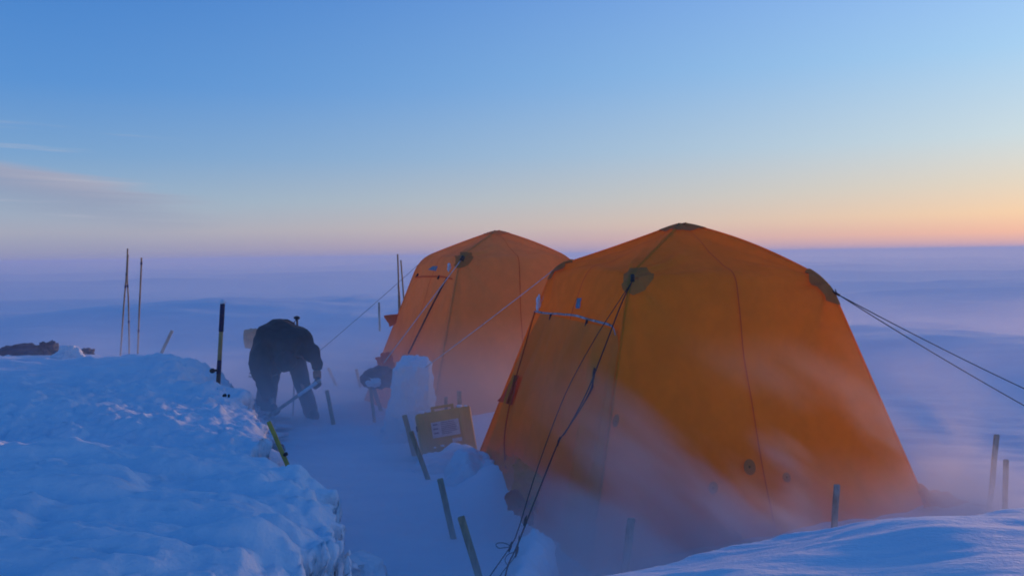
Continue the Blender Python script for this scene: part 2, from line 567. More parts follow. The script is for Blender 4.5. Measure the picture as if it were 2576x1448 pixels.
def left_top(X, Y, d):
    a = X * 0.8 + Y * 0.6
    b = -X * 0.6 + Y * 0.8
    near = 1 - sstep(4.7, 5.6, Y + 0.25 * (X + 1.4))
    near0 = 1 - sstep(4.9, 6.2, Y)
    z = 0.80 * near0 + (1 - near0) * (0.71 + 0.022 * (Y - 5))
    z = z + 0.05 * near * fbm(X * 1.1, Y * 2.6, octv=4, seed=51)            # smooth scoured streaks
    z = z + 0.035 * near * fbm(X * 3.0 + 0.5 * Y, Y * 9.0, octv=4, seed=58)
    z = z + 0.022 * near * np.abs(fbm(X * 6.0 + 2 * Y, Y * 8.0, octv=4, seed=53)) * sstep(-0.2, 0.5, vnoise(X * 1.5, Y * 2.2, seed=55)) + 0.006 * fbm(X * 22, Y * 26, octv=3, seed=56)
    z = z + 0.05 * near * sstep(-0.1, 0.35, vnoise(X * 1.7 + Y * 0.8, Y * 1.9 - X * 0.5, seed=57))
    far = 1 - near
    z = z - 0.10 * np.exp(-((Y - 5.4 + 0.25 * (X + 1.4)) / 0.28) ** 2)      # dip between the two tiers
    lump = fbm(X * 4.2, Y * 4.2, octv=5, seed=60)
    z = z + far * (0.034 * np.abs(lump) + 0.05 * fbm(X * 1.1, Y * 1.1, octv=3, seed=64) + 0.012 * fbm(X * 16, Y * 16, octv=3, seed=66))
    z = z + far * 0.022 * sstep(0.25, 0.5, vnoise(X * 7.5, Y * 7.5, seed=70)) * (1 - sstep(7.4, 8.2, Y))
    z = z - 0.06 * sstep(9.6, 11.0, Y)
    z = z + 0.04 * sstep(-1.6, -3.4, X) * far
    z = z - 0.06 * np.exp(-((Y - 7.6) / 0.8) ** 2) * sstep(-4.2, -2.6, X)
    z = z - 0.16 * sstep(0.30, 0.0, d) * (0.5 + 0.5 * near)
    z = z - 0.62 * sstep(1.1, 0.0, d) * sstep(7.9, 8.7, Y)
    return z


pp_ = lambda L, z: [tuple(atz(x_, y_, z)[:2]) for x_, y_ in L]
lb_poly = [(-1.2, 2.0)] + pp_([(735, 1500), (760, 1448), (815, 1404), (856, 1380), (834, 1346), (838, 1322), (905, 1284), (872, 1262), (800, 1240),
                               (858, 1222), (846, 1208), (788, 1205), (756, 1168), (700, 1152), (660, 1136)], 0.68) + pp_(
    [(658, 1085), (656, 1050), (645, 1018), (610, 990)], 0.74) + [(-2.30, 8.05), (-2.35, 8.8), (-2.5, 9.6), (-2.8, 10.6), (-4.2, 11.0), (-6.5, 11.3), (-9.5, 11.3), (-9.5, 2.0)]
bank('snow_bank', lb_poly, left_top, graded(-3.6, -0.35, 0.016, -9.4, -0.34, 1.03), graded(2.4, 6.2, 0.016, 2.0, 11.6, 1.012), edge=0.065, jag=0.075, over=0.01, under=0.40)


def right_top(X, Y, d):
    z = 0.80 + 0.02 * fbm(X * 0.9, Y * 4.0, octv=4, seed=81)
    z = z + 0.03 * np.exp(-((X - 1.62) / 0.25) ** 2)
    z = z - 0.20 * sstep(0.7, 0.0, d)
    return z


rb_poly = [(-0.1, 1.6), (0.1, 2.6)] + pp_([(1380, 1470), (1480, 1440), (1700, 1392), (1950, 1346), (2180, 1308), (2240, 1303), (2400, 1296), (2600, 1268), (2900, 1240)], 0.60) + [(5.5, 5.4), (5.5, 1.6)]
bank('snow_bank', rb_poly, right_top, graded(-0.4, 3.4, 0.02, -0.5, 5.4, 1.03), graded(2.6, 5.0, 0.02, 1.7, 5.8, 1.05), edge=0.15, jag=0.02, over=0.0, jf=2.0)


def mound_top(X, Y, d):
    return 0.34 + 0.05 * fbm(X * 3, Y * 3, octv=4, seed=91) - 0.10 * sstep(0.18, 0.0, d) - 0.10 * sstep(0.0, -0.5, X)


md_poly = pp_([(1235, 1470), (1262, 1420), (1300, 1350), (1335, 1318), (1368, 1326), (1376, 1344), (1396, 1358), (1390, 1385), (1364, 1400), (1362, 1440), (1365, 1500)], 0.27) + [(0.1, 4.0), (-0.25, 4.0)]
bank('snow_mound', md_poly, mound_top, np.arange(-0.8, 0.6, 0.016), np.arange(3.7, 5.9, 0.016), edge=0.07, jag=0.03, over=0.03, jf=6)


# ------------------------------------------------------------------ rough snow lumps
def lump_mesh(name, centre, size, mat, parent=None, seed=1, amp=0.25, sub=5, flat_bottom=None, boxy=0.0, freq=1.6, taper=0.0, tip=0.0):
    bm = bmesh.new()
    bmesh.ops.create_icosphere(bm, subdivisions=sub, radius=1.0)
    co = np.array([v.co[:] for v in bm.verts])
    faces = [[v.index for v in f.verts] for f in bm.faces]
    bm.free()
    if tip > 0:
        k_ = 1 - tip * np.clip(co[:, 0], 0, 1)
        co = co * np.stack([np.ones(len(co)), k_, k_], 1)
    if boxy > 0:
        mx = np.abs(co).max(1, keepdims=True)
        co = co * (1 - boxy) + (co / mx) * boxy
    nrm = co / np.linalg.norm(co, axis=1, keepdims=True)
    f = freq
    ms = sum(size) / 3.0
    n = fbm(co[:, 0] * f * size[0] / ms + seed * 7.7, co[:, 1] * f * size[1] / ms, co[:, 2] * f * size[2] / ms, octv=5, seed=seed, gain=0.55)
    co = co + nrm * (n * amp)[:, None] * (ms / np.array(size))[None, :] ** 0.6
    if taper: co[:, 0] = np.where(co[:, 0] < 0, co[:, 0] * (1 + taper * (1 - co[:, 2]) ** 2), co[:, 0])
    co = co * np.array(size)[None, :]
    if flat_bottom is not None: co[:, 2] = np.maximum(co[:, 2], flat_bottom)
    co = co + np.array(centre)[None, :]
    return mesh(name, co, faces, mat, parent, loc=None if parent else centre)


def top_lump(name, centre, size, mat, label, cat, **kw):
    o = lump_mesh(name, Vector(centre), size, mat, **kw)
    return tag(o, label, cat)


# mesh() with loc: shift so that origin sits at centre (verts already absolute)
b = at(1040, 985, 9.3)
blk = lump_mesh('snow_block', Vector((b.x, 9.3, 0.30)), (0.20, 0.24, 0.56), M_CLOD, seed=4, amp=0.10, boxy=0.62, sub=6, freq=3.2, taper=0.35)
tag(blk, 'tall cut block of packed snow standing in front of the rear orange tent', 'snow block')
p = at(552, 985, 7.85)
tag(lump_mesh('snow_clod', Vector((p.x, 7.85, p.z)), (0.045, 0.05, 0.045), M_CLOD, seed=8, amp=0.2, sub=4),
    'small round snow clod at the foot of the navy and tan banded pole', 'snow clod')
p = at(172, 898, 9.6)
tag(lump_mesh('snow_clod', Vector((p.x, 9.6, p.z)), (0.13, 0.12, 0.16), M_CLOD, seed=12, amp=0.35, sub=5),
    'jagged snow clod between the dark tarps on the left bank', 'snow clod')
for i, (px, py, y, s, lab) in enumerate([
        (1100, 1045, 8.9, 0.045, 'small snow clod behind the top left corner of the yellow case'),
        ]):
    p = at(px, py, y) if y else atz(px, py, 0.66)
    tag(lump_mesh('snow_clod', p, (s * 1.5, s * 0.9, s * 0.42), M_CLOD, seed=20 + i, amp=0.20, sub=5, boxy=0.7, freq=3.5, tip=0.6), lab, 'snow clod')


# ------------------------------------------------------------------ tents
class Tent:
    def __init__(s, base, shoulder, apex, bulge=(0.0, 0.05, 0.0, -0.01), bend=0.14):
        """corners in order near, right, back, left (world coordinates)"""
        s.B = [Vector(p) for p in base]
        s.S = [Vector(p) for p in shoulder]
        s.A = Vector(apex)
        s.NW, s.NR = 46, 34
        s.prof = []
        for b_, h_, bu in zip(s.B, s.S, bulge):
            pts = []
            lw = (h_ - b_).length
            lr = (s.A - h_).length
            e1 = h_.lerp(b_, bend / lw)
            e2 = h_.lerp(s.A, bend * 1.15 / lr)
            out = Vector((h_.x - s.A.x, h_.y - s.A.y, 0)).normalized()
            N = s.NW + s.NR
            for k in range(N + 1):
                if k <= s.NW:
                    q = k / s.NW
                    L = lw * q
                    if L <= lw - bend: p_ = b_.lerp(h_, q)
                    else:
                        t = 0.5 * (L - (lw - bend)) / bend
                        p_ = e1.lerp(h_, t).lerp(h_.lerp(e2, t), t)
                else:
                    q = (k - s.NW) / s.NR
                    L = lr * q
                    if L < bend * 1.15:
                        t = 0.5 + 0.5 * L / (bend * 1.15)
                        p_ = e1.lerp(h_, t).lerp(h_.lerp(e2, t), t)
                    else: p_ = h_.lerp(s.A, q)
                    p_ = p_ + Vector((0, 0, bu * math.sin(math.pi * q) - (0.010 * ((q - 0.88) / 0.12) ** 2 if q > 0.88 else 0)))
                pts.append(p_)
            s.prof.append(pts)
        s.len = [[0.0] for _ in range(4)]
        for i in range(4):
            for k in range(1, len(s.prof[i])):
                s.len[i].append(s.len[i][-1] + (s.prof[i][k] - s.prof[i][k - 1]).length)

    def corner(s, i, k):
        """point on corner profile i at fractional index k"""
        P = s.prof[i % 4]
        k = max(0.0, min(len(P) - 1.0, k))
        a = int(math.floor(k))
        a = min(a, len(P) - 2)
        return P[a].lerp(P[a + 1], k - a)

    def kz(s, v):          # v in 0..1 wall, 1..2 roof -> index
        return v * s.NW if v <= 1 else s.NW + (v - 1) * s.NR

    def normal(s, f, v):
        a = s.corner(f, s.kz(v)); b_ = s.corner(f + 1, s.kz(v))
        a2 = s.corner(f, s.kz(min(v + 0.05, 1.99))); a1 = s.corner(f, s.kz(max(v - 0.05, 0)))
        c2 = s.corner(f + 1, s.kz(min(v + 0.05, 1.99))); c1 = s.corner(f + 1, s.kz(max(v - 0.05, 0)))
        h = (b_ - a)
        if h.length < 1e-4: h = s.S[(f + 1) % 4] - s.S[f % 4]
        up = (a2 - a1) + (c2 - c1)
        n = h.cross(up).normalized()
        cen = (s.B[0] + s.B[2]) / 2
        m = (a + b_) / 2 - cen
        if n.dot(Vector((m.x, m.y, 0.6))) < 0: n = -n
        return n

    def disp(s, f, u, v):
        """outward displacement of the cloth (metres)"""
        d = 0.0
        e = min(u, 1 - u)
        hgt = 1 - abs(v - 1) if v > 1 else v
        # slack between poles: pushed in by the wind on the exposed faces
        inn = -0.05 if f in (0, 1) else 0.03
        d += inn * math.sin(math.pi * u) * math.sin(math.pi * min(v, 1.0)) if v < 1 else 0.0
        if v > 1: d += -0.03 * math.sin(math.pi * u) * math.sin(math.pi * (v - 1))
        Wd = 2.0
        for (uu, side) in ((u, 1), (1 - u, -1)):      # tension folds running from the guy points
            du, dv = uu * Wd, (v - 1.0) * 1.75
            r = math.hypot(du, dv) + 1e-3
            th = math.atan2(dv, du)
            fade = math.exp(-r / 0.65) * min(1, r / 0.2) * min(1.0, uu * 14)
            d += 0.027 * fade * math.sin(th * 6.5 + 0.7 * f + 1.3 * side)
            d += 0.012 * fade * math.sin(th * 15 + 2.0 * f)
        d += 0.012 * math.sin(u * 7 + 2.3 * f + 2 * math.sin(v * 4)) * math.sin(v * 6 + u * 5) * min(1, e * 10)
        # folds running up from the buried hem
        if v < 0.45:
            d += 0.018 * (1 - v / 0.45) ** 2 * math.sin(u * 46 + 3 * math.sin(u * 9 + f) + v * 9) * min(1, e * 12)
        if f == 3 and v < 0.86:                         # vertical folds of the door side
            d += 0.010 * min(1, e * 14) * (math.sin(u * 38 + 2.0 * math.sin(u * 13) + v * 1.5)) * (1 - v * 0.5)
        return d

    def pt(s, f, u, v, off=0.0, wrinkle=True):
        k = s.kz(v)
        p_ = s.corner(f, k).lerp(s.corner(f + 1, k), u)
        n = s.normal(f, v)
        return p_ + n * (off + (s.disp(f % 4, u, v) if wrinkle else 0))

    def spt(s, i, sm, vm, off=0.0):
        """point near corner i: sm metres sideways (+ onto face i, - onto face i-1), vm metres above the shoulder along the pole"""
        i %= 4
        LW = s.len[i][s.NW]
        L = LW + vm
        ks = np.interp(L, s.len[i], range(len(s.len[i])))
        v = ks / s.NW if ks <= s.NW else 1 + (ks - s.NW) / s.NR
        j = (i + 1) % 4 if sm >= 0 else (i - 1) % 4
        Wd = max((s.corner(i, ks) - s.corner(j, ks)).length, 0.05)
        u = min(abs(sm) / Wd, 0.98)
        return s.pt(i, u, v, off) if sm >= 0 else s.pt((i - 1) % 4, 1 - u, v, off)


def bulk(T, f, nu=61, nv=None):
    rows = []
    vs = [k / 60 for k in range(61)] + [1 + k / 44 for k in range(1, 45)]
    V = []
    for v in vs:
        v = min(v, 1.995)
        k = T.kz(v)
        a, b_ = T.corner(f, k), T.corner(f + 1, k)
        n = T.normal(f, v)
        for j in range(nu):
            u = j / (nu - 1)
            V.append(a.lerp(b_, u) + n * T.disp(f % 4, u, v))
    A = np.array([tuple(p_) for p_ in V])
    wv = fbm(A[:, 0] * 2.2, A[:, 1] * 2.2, A[:, 2] * 2.2, octv=4, seed=77 + f)
    U = np.tile(np.linspace(0, 1, nu), len(vs))
    amp = 0.004 * np.minimum(1, np.minimum(U, 1 - U) * 12)
    nn = T.normal(f, 0.5)
    A = A + np.array(nn)[None, :] * (wv * amp)[:, None]
    return A, gridfaces(len(vs), nu)


def ribbon(T, pts_fn, w, n=60, off=0.006):
    """strip on the cloth: pts_fn(t, side) -> point for side in (-1,1)"""
    V, F = [], []
    for k in range(n + 1):
        t = k / n
        a, b_ = pts_fn(t, -1), pts_fn(t, 1)
        V += [a, b_]
    for k in range(n):
        F.append((2 * k, 2 * k + 1, 2 * k + 3, 2 * k + 2))
    return V, F


def patch_corner(T, i, cs, cv, rs, rv, off=0.02, n=14, m=36, hexa=False):
    V, F = [], []
    V.append(T.spt(i, cs, cv, off))
    for a in range(1, n + 1):
        for b_ in range(m):
            th = 2 * math.pi * b_ / m
            rr = a / n
            if hexa:
                th6 = (th % (math.pi / 4)) - math.pi / 8
                rr *= math.cos(math.pi / 8) / math.cos(th6)
            V.append(T.spt(i, cs + rs * rr * math.cos(th), cv + rv * rr * math.sin(th), off))
    for b_ in range(m): F.append((0, 1 + b_, 1 + (b_ + 1) % m))
    for a in range(n - 1):
        for b_ in range(m):
            q = 1 + a * m
            F.append((q + b_, q + (b_ + 1) % m, q + m + (b_ + 1) % m, q + m + b_))
    return V, F


def patch_face(T, f, u0, v0, ru, rv, off=0.014, n=6, m=24):
    V = [T.pt(f, u0, v0, off)]
    F = []
    for a in range(1, n + 1):
        for b_ in range(m):
            th = 2 * math.pi * b_ / m
            V.append(T.pt(f, u0 + ru * a / n * math.cos(th), v0 + rv * a / n * math.sin(th), off))
    for b_ in range(m): F.append((0, 1 + b_, 1 + (b_ + 1) % m))
    for a in range(n - 1):
        for b_ in range(m):
            q = 1 + a * m
            F.append((q + b_, q + (b_ + 1) % m, q + m + (b_ + 1) % m, q + m + b_))
    return V, F


def quad_face(T, f, cs, off=0.01, n=6):
    """four (u,v) corners -> conforming patch"""
    V, F = [], []
    for a in range(n + 1):
        for b_ in range(n + 1):
            s_, t = a / n, b_ / n
            u = (1 - s_) * (1 - t) * cs[0][0] + s_ * (1 - t) * cs[1][0] + s_ * t * cs[2][0] + (1 - s_) * t * cs[3][0]
            v = (1 - s_) * (1 - t) * cs[0][1] + s_ * (1 - t) * cs[1][1] + s_ * t * cs[2][1] + (1 - s_) * t * cs[3][1]
            V.append(T.pt(f, u, v, off))
    F = gridfaces(n + 1, n + 1).tolist()
    return V, F


def add_fabric_parts(T, root, cloth, full):
    for f in range(4):
        A, F = bulk(T, f)
        mesh('side_panel', A, F, cloth, root)
    for i in range(4):      # pole sleeves down the corners
        ks = [k for k in range(0, T.NW + T.NR - 1, 2)]
        cen = (T.B[0] + T.B[2]) / 2
        pts = [T.corner(i, k) + 0.001 * Vector((T.corner(i, k).x - cen.x, T.corner(i, k).y - cen.y, 0)).normalized() for k in ks]
        V, F = tube(pts, 0.011, 6)
        mesh('pole_sleeve', V, F, cloth, root)
    for f in range(4):      # seam up the middle of each side
        V, F = ribbon(T, lambda t, s_: T.pt(f, 0.5 + s_ * 0.0016 * (1 + 2 * t), min(t * 1.97, 1.97), 0.011), 0)
        mesh('seam', V, F, M_SEAM, root)
    # reinforcement at the peak
    V, F = [T.A + Vector((0, 0, -0.004))], []
    m, n = 32, 5
    for a in range(1, n + 1):
        for b_ in range(m):
            q = b_ / m * 4
            f = int(q)
            V.append(T.pt(f, q - f, 2 - 0.17 * a / n, 0.014))
    for b_ in range(m): F.append((0, 1 + b_, 1 + (b_ + 1) % m))
    for a in range(n - 1):
        for b_ in range(m):
            q = 1 + a * m
            F.append((q + b_, q + (b_ + 1) % m, q + m + (b_ + 1) % m, q + m + b_))
    mesh('peak_patch', V, F, M_OLIVE if full else cloth, root)


# ---- near tent
NB = [atz(1480, 1425, 0.0), atz(2338, 1272, 0.0), Vector((2.45, 9.15, 0.0)), atz(1184, 1182, 0.0)]
NSh = [at(1586, 690, 6.15), at(2082, 706, 6.95), Vector((2.02, 8.45, 1.70)), at(1392, 672, 7.8)]
NA = at(1715, 560, 7.35)
for b_ in NB: b_.z = -0.05
root1 = empty('dome_tent', ((NB[0] + NB[2]) / 2).xy.to_3d(), 'large orange-brown four-sided tent with olive corner patches, nearest to the viewer on the right', 'tent', 'orange polar tents')
T1 = Tent(NB, NSh, NA)
add_fabric_parts(T1, root1, M_TENT, True)
# olive corner patches
for i, (cs, cv, rs, rv) in enumerate([(0.035, -0.02, 0.135, 0.13), (0.0, -0.03, 0.17, 0.17), (0, 0, 0.15, 0.15), (-0.0, 0.02, 0.15, 0.14)]):
    V, F = patch_corner(T1, i, cs, cv, rs, rv, hexa=(i == 0))
    mesh('corner_patch', V, F, M_OLIVE, root1)
# the near guy point: buckle and ring
gp = T1.spt(0, 0.0, -0.02, 0.02)
V, F = tube([gp + Vector((0.0, 0, 0.022)), gp + Vector((0, -0.012, 0.0)), gp + Vector((-0.004, -0.02, -0.022))], 0.014, 8)
mesh('buckle', V, F, M_BLACK, root1)
V, F = tube([T1.spt(0, -0.10, -0.075, 0.01), T1.spt(0, -0.05, -0.07, 0.012), gp + Vector((0, -0.01, -0.03))], 0.006, 6)
mesh('strap', V, F, M_ROPE, root1)
# door side (face 3 runs left corner u=0 .. near corner u=1)


def find_uv(T, f, px, py):
    """cloth parameters seen at a pixel, by search"""
    Mi = CAM_M.inverted()
    best = None
    u0, u1, v0, v1 = 0.0, 1.0, 0.0, 1.98
    for it in range(5):
        for a in range(13):
            for b_ in range(13):
                u = u0 + (u1 - u0) * a / 12
                v = v0 + (v1 - v0) * b_ / 12
                q = Mi @ T.pt(f, u, v)
                x = 1287.5 + FPX * q.x / -q.z
                y = 724 - FPX * q.y / -q.z
                d = (x - px) ** 2 + (y - py) ** 2
                if best is None or d < best[0]: best = (d, u, v)
        du, dv = (u1 - u0) / 10, (v1 - v0) / 10
        u0, u1 = max(0, best[1] - du), min(1, best[1] + du)
        v0, v1 = max(0, best[2] - dv), min(1.98, best[2] + dv)
    return best[1], best[2]


FU = lambda x, y: find_uv(T1, 3, x, y)
FR_ = lambda x, y: find_uv(T1, 0, x, y)
# door curtain hanging under the taped strip, with vertical folds
tl, tr_ = FU(1372, 792), FU(1548, 830)
V = []
nu, nv = 70, 50
for a in range(nv + 1):
    t = a / nv
    for b_ in range(nu + 1):
        s_ = b_ / nu
        u = (tl[0] + (tr_[0] - tl[0]) * s_)
        u = u + (0.998 - tr_[0]) * s_ * min(1.0, 0.5 + t * 8.0)
        v = (tl[1] + (tr_[1] - tl[1]) * s_) * (1 - t)
        fold = 0.026 * math.sin(s_ * 30 + 2.2 * math.sin(s_ * 8) + 1.0 * t) * min(1, t * 4) + 0.006 * math.sin(s_ * 90 + 4 * t) * min(1, t * 5) * (1 - t)
        V.append(T1.pt(3, u, v, 0.012 + (0.033 + fold) * min(1.0, (1 - s_) * 14)))
mesh('door', V, gridfaces(nv + 1, nu + 1).tolist(), M_DOOR, root1)
# frosted tape over the door
tp = [FU(*q) for q in ((1352, 786), (1372, 789), (1402, 792), (1435, 794), (1460, 797), (1490, 806), (1525, 815), (1548, 822), (1556, 833), (1560, 845))]
P = smooth_path([(u, v, 0) for u, v in tp], 5)
V, F = ribbon(T1, lambda t, s_: T1.pt(3, P[int(t * (len(P) - 1))].x, P[int(t * (len(P) - 1))].y + s_ * 0.004, 0.036), 0, n=len(P) - 1)
mesh('taped_strip', V, F, M_TAPE, root1)
for (px, py) in ((1397, 801), (1489, 817)):
    u, v = FU(px, py)
    c = T1.pt(3, u, v, 0.045)
    V, F = tube([c + Vector((0.004, 0, 0.024)), c, c + Vector((-0.006, 0, -0.024))], [0.009, 0.012, 0.010], 6)
    mesh('toggle', V, F, M_BLACK, root1)
q4 = [FU(1450, 776), FU(1460, 776), FU(1465, 750), FU(1453, 750)]
V, F = quad_face(T1, 3, q4, 0.008)
lbl = mesh('cloth_label', V, F, M_LABEL, root1)
# ice lump hanging on the left corner
p0 = T1.spt(3, 0, -0.05, 0.0)
a = at(1353, 768, p0.y - 0.03)
lump_mesh('rime_lump', a, (0.018, 0.018, 0.065), M_ICE, root1, seed=3, amp=0.3, sub=3)
lump_mesh('rime_lump', a + Vector((0.012, 0, 0.06)), (0.008, 0.01, 0.04), M_ICE, root1, seed=5, amp=0.3, sub=3)
# piping down from the strip
for pts, mt, w in (([(1366, 790), (1352, 840), (1335, 900), (1318, 960), (1300, 1040), (1290, 1110), (1287, 1180)], M_SEAM, 0.006),):
    pp = smooth_path([T1.pt(3, *FU(*q), 0.078) for q in pts], 5)
    V, F = tube(pp, w, 6)
    mesh('door_piping', V, F, mt, root1)
# slit of the door: a dark red strap falling in front
pp = smooth_path([at(1527, 826, 6.3), at(1511, 880, 6.2), at(1496, 930, 6.1),
                  at(1488, 975, 6.05), at(1452, 1040, 5.85), at(1412, 1098, 5.7)], 7)
n = len(pp)
V, F = tube(pp, [0.004 + 0.009 * math.sin(math.pi * min(1, (i / n) * 1.25)) ** 2 for i in range(n)], 6)
mesh('door_strap', V, F, M_ZIP, root1)
# red pocket low on the left
q4 = [FU(1266, 1012), FU(1305, 1023), FU(1322, 948), FU(1308, 948)]
V, F = quad_face(T1, 3, q4, 0.06, 8)
mesh('red_pocket', V, F, M_REDC, root1)
V, F = tube([Vector(V[i]) for i in (0, 40, 72)] if False else [T1.pt(3, *FU(1300, 1020), 0.085), T1.pt(3, *FU(1312, 990), 0.09), T1.pt(3, *FU(1319, 950), 0.085)], 0.008, 6)
mesh('pocket_roll', V, F, M_REDC, root1)
# small reinforcement discs low on the right side and by the near corner
for (px, py, rr) in ((1882, 1174, 0.035), (1790, 1226, 0.026), (1975, 1200, 0.022)):
    u, v = FR_(px, py)
    V, F = patch_face(T1, 0, u, v, rr / 2.8 * 1.6, rr / 1.8 * 1.5)
    mesh('small_patch', V, F, M_OLIVE, root1)
u, v = FR_(1546, 1058)
V, F = patch_face(T1, 0, max(u, 0.012), v, 0.011, 0.022)
mesh('small_patch', V, F, M_OLIVE, root1)
u, v = FU(1514, 1047)
V, F = patch_face(T1, 3, u, v, 0.006, 0.009, 0.02)
mesh('small_patch', V, F, M_OLIVE, root1)
# skirt cloth turned out over the snow


def flap(name, pts, mat, root, thick=0.02, seed=1, crease=0.03):
    """loose piece of cloth: quad grid through four world corners with creases"""
    V = []
    n = 22
    A4 = [Vector(p_) for p_ in pts]
    nn = (A4[1] - A4[0]).cross(A4[3] - A4[0]).normalized()
    for a_ in range(n + 1):
        for b_ in range(n + 1):
            s_, t = a_ / n, b_ / n
            p_ = A4[0].lerp(A4[1], s_).lerp(A4[3].lerp(A4[2], s_), t)
            V.append(p_)
    A = np.array([tuple(p_) for p_ in V])
    f_ = fbm(A[:, 0] * 9, A[:, 1] * 9, A[:, 2] * 9, octv=3, seed=seed)
    A = A + np.array(nn)[None, :] * (f_ * crease)[:, None]
    # ragged outline
    A[:, 0] += 0.012 * vnoise(A[:, 1] * 25, A[:, 2] * 25, seed=seed + 3)
    return mesh(name, A, gridfaces(n + 1, n + 1), mat, root)


flap('hem_flap', [at(1268, 1262, 6.05), at(1290, 1235, 6.2), at(1352, 1262, 6.0), at(1335, 1325, 5.75)], M_REDC, root1, seed=4, crease=0.05)
flap('hem_flap', [at(1290, 1140, 6.6), at(1365, 1200, 6.1), at(1352, 1290, 5.9), at(1283, 1235, 6.3)], M_TENT, root1, seed=9, crease=0.05)
flap('hem_flap', [at(2300, 1218, 6.75), at(2385, 1232, 6.75), at(2450, 1262, 6.7), at(2325, 1275, 6.5)], M_REDC, root1, seed=14, crease=0.04)
flap('hem_flap', [at(1222, 1122, 7.8), at(1290, 1150, 6.9), at(1290, 1235, 6.75), at(1240, 1222, 7.15)], M_TENT, root1, seed=19, crease=0.03)
# guy lines
gp0 = T1.spt(0, 0.0, -0.05, 0.03)
kn = at(1300, 1335, 4.95)
l1 = smooth_path([gp0, at(1560, 752, 6.05), at(1497, 850, 5.85), at(1422, 990, 5.6), at(1352, 1175, 5.25), at(1304, 1328, 4.98), at(1284, 1372, 4.85), at(1232, 1448, 4.62), at(1205, 1500, 4.5)], 6)
l2 = smooth_path([gp0, at(1562, 765, 6.05), at(1514, 890, 5.85), at(1474, 990, 5.65), at(1425, 1082, 5.5), at(1404, 1112, 5.42), at(1352, 1240, 5.2), at(1300, 1372, 4.9), at(1276, 1425, 4.75), at(1262, 1500, 4.5)], 6)
l3 = smooth_path([at(1306, 1345, 4.95), at(1296, 1395, 4.85), at(1262, 1440, 4.7), at(1235, 1490, 4.55)], 6)
for l_, r_ in ((l1, 0.0028), (l2, 0.0042), (l3, 0.0024)):
    V, F = tube(l_, r_, 6)
    mesh('guy_line', V, F, M_ROPE, root1)
for c, y in (((1284, 1372), 4.85), ((1405, 1108), 5.42), ((1321, 1306), 5.0), ((1300, 1385), 4.88)):
    q = at(*c, y)
    V, F = tube([q + Vector((0.008, 0.01, 0.022)), q, q - Vector((0.01, 0.012, 0.03))], [0.003, 0.008, 0.004], 6)
    mesh('rope_knot', V, F, M_ROPE, root1)
lp = [at(1284 + a_, 1372 + b_, 4.85) for a_, b_ in ((0, 0), (-14, -7), (-30, -8), (-37, -3), (-30, 5), (-15, 4), (0, 2))]
V, F = tube(smooth_path(lp, 5), 0.0022, 5)
mesh('rope_loop', V, F, M_ROPE, root1)
lp = [at(1300 + a_, 1385 + b_, 4.88) for a_, b_ in ((0, 0), (-22, 8), (-30, 22), (-22, 36), (-8, 34))]
V, F = tube(smooth_path(lp, 5), 0.0022, 5)
mesh('rope_loop', V, F, M_ROPE, root1)
gpL = T1.spt(3, 0, 0.0, 0.012)
V, F = tube(sag(gpL, at(1040, 945, 9.25), 0.01), 0.0042, 6)
mesh('guy_line', V, F, M_WROPE, root1)
pp = [gpL, gpL.lerp(at(1353, 780, gpL.y), 0.5) + Vector((0, -0.01, 0)), at(1356, 772, gpL.y - 0.02)]
V, F = tube(pp, 0.003, 6)
mesh('rime_cord', V, F, M_WROPE, root1)
gpR = T1.spt(1, 0, -0.10, 0.01)
lk = at(2108, 742, 6.9)
V, F = tube([gpR, at(2090, 730, 6.93), at(2100, 737, 6.9)], 0.006, 6)
mesh('strap', V, F, M_ROPE, root1)
V, F = tube([at(2092, 732, 6.92), at(2112, 743, 6.9)], 0.010, 6)
mesh('cord_lock', V, F, M_BLACK, root1)
V, F = tube([at(2106, 741, 6.9), at(2100, 727, 6.9)], 0.004, 5)
mesh('cord_lock', V, F, M_BLACK, root1)
for ex, ey, yy in ((2700, 1034, 7.3), (2700, 1088, 6.9)):
    V, F = tube(sag(at(2112, 743, 6.9), at(ex, ey, yy), 0.02), 0.0038, 6)
    mesh('guy_line', V, F, M_ROPE, root1)
V, F = tube(smooth_path([at(2400, 1272, 6.8), at(2450, 1268, 6.7), at(2490, 1276, 6.65)], 5), 0.007, 6)
mesh('hem_cord', V, F, M_ROPE, root1)

# ---- rear tent
sc_ = 0.95
RB = [at(1082, 1075, 9.95), at(1560, 1035, 10.4), Vector((0.9, 13.2, 0)), at(918, 1005, 12.0)]
RSh = [at(1158, 645, 10.35), at(1445, 655, 10.9), Vector((0.25, 12.4, 1.75)), at(1056, 652, 11.7)]
RA = at(1250, 579, 11.3)
for b_ in RB: b_.z = min(b_.z, 0.02)
root2 = empty('dome_tent', ((RB[0] + RB[2]) / 2).xy.to_3d(), 'smaller looking orange tent standing behind the near tent and the cut snow block', 'tent', 'orange polar tents')
T2 = Tent(RB, RSh, RA, bulge=(0.0, 0.03, 0.02, 0.01), bend=0.17)
add_fabric_parts(T2, root2, M_TENT2, False)
GU = lambda x, y: find_uv(T2, 3, x, y)
gp2 = T2.spt(0, 0.0, -0.02, 0.02)
V, F = tube([gp2 + Vector((0.02, 0, 0.03)), gp2 + Vector((0, -0.02, -0.01))], 0.024, 8)
mesh('buckle', V, F, M_BLACK, root2)
V, F = patch_corner(T2, 0, 0.0, -0.01, 0.13, 0.12)
mesh('corner_patch', V, F, M_OLIVE, root2)
V, F = tube(sag(gp2, at(965, 912, 9.6), 0.0), 0.0048, 6)
mesh('guy_line', V, F, M_WROPE, root2)
gpl = T2.spt(3, 0, -0.08, 0.01)
V, F = tube(sag(gpl, at(800, 885, 10.9), 0.01), 0.0024, 6)
mesh('guy_line', V, F, M_ROPE, root2)
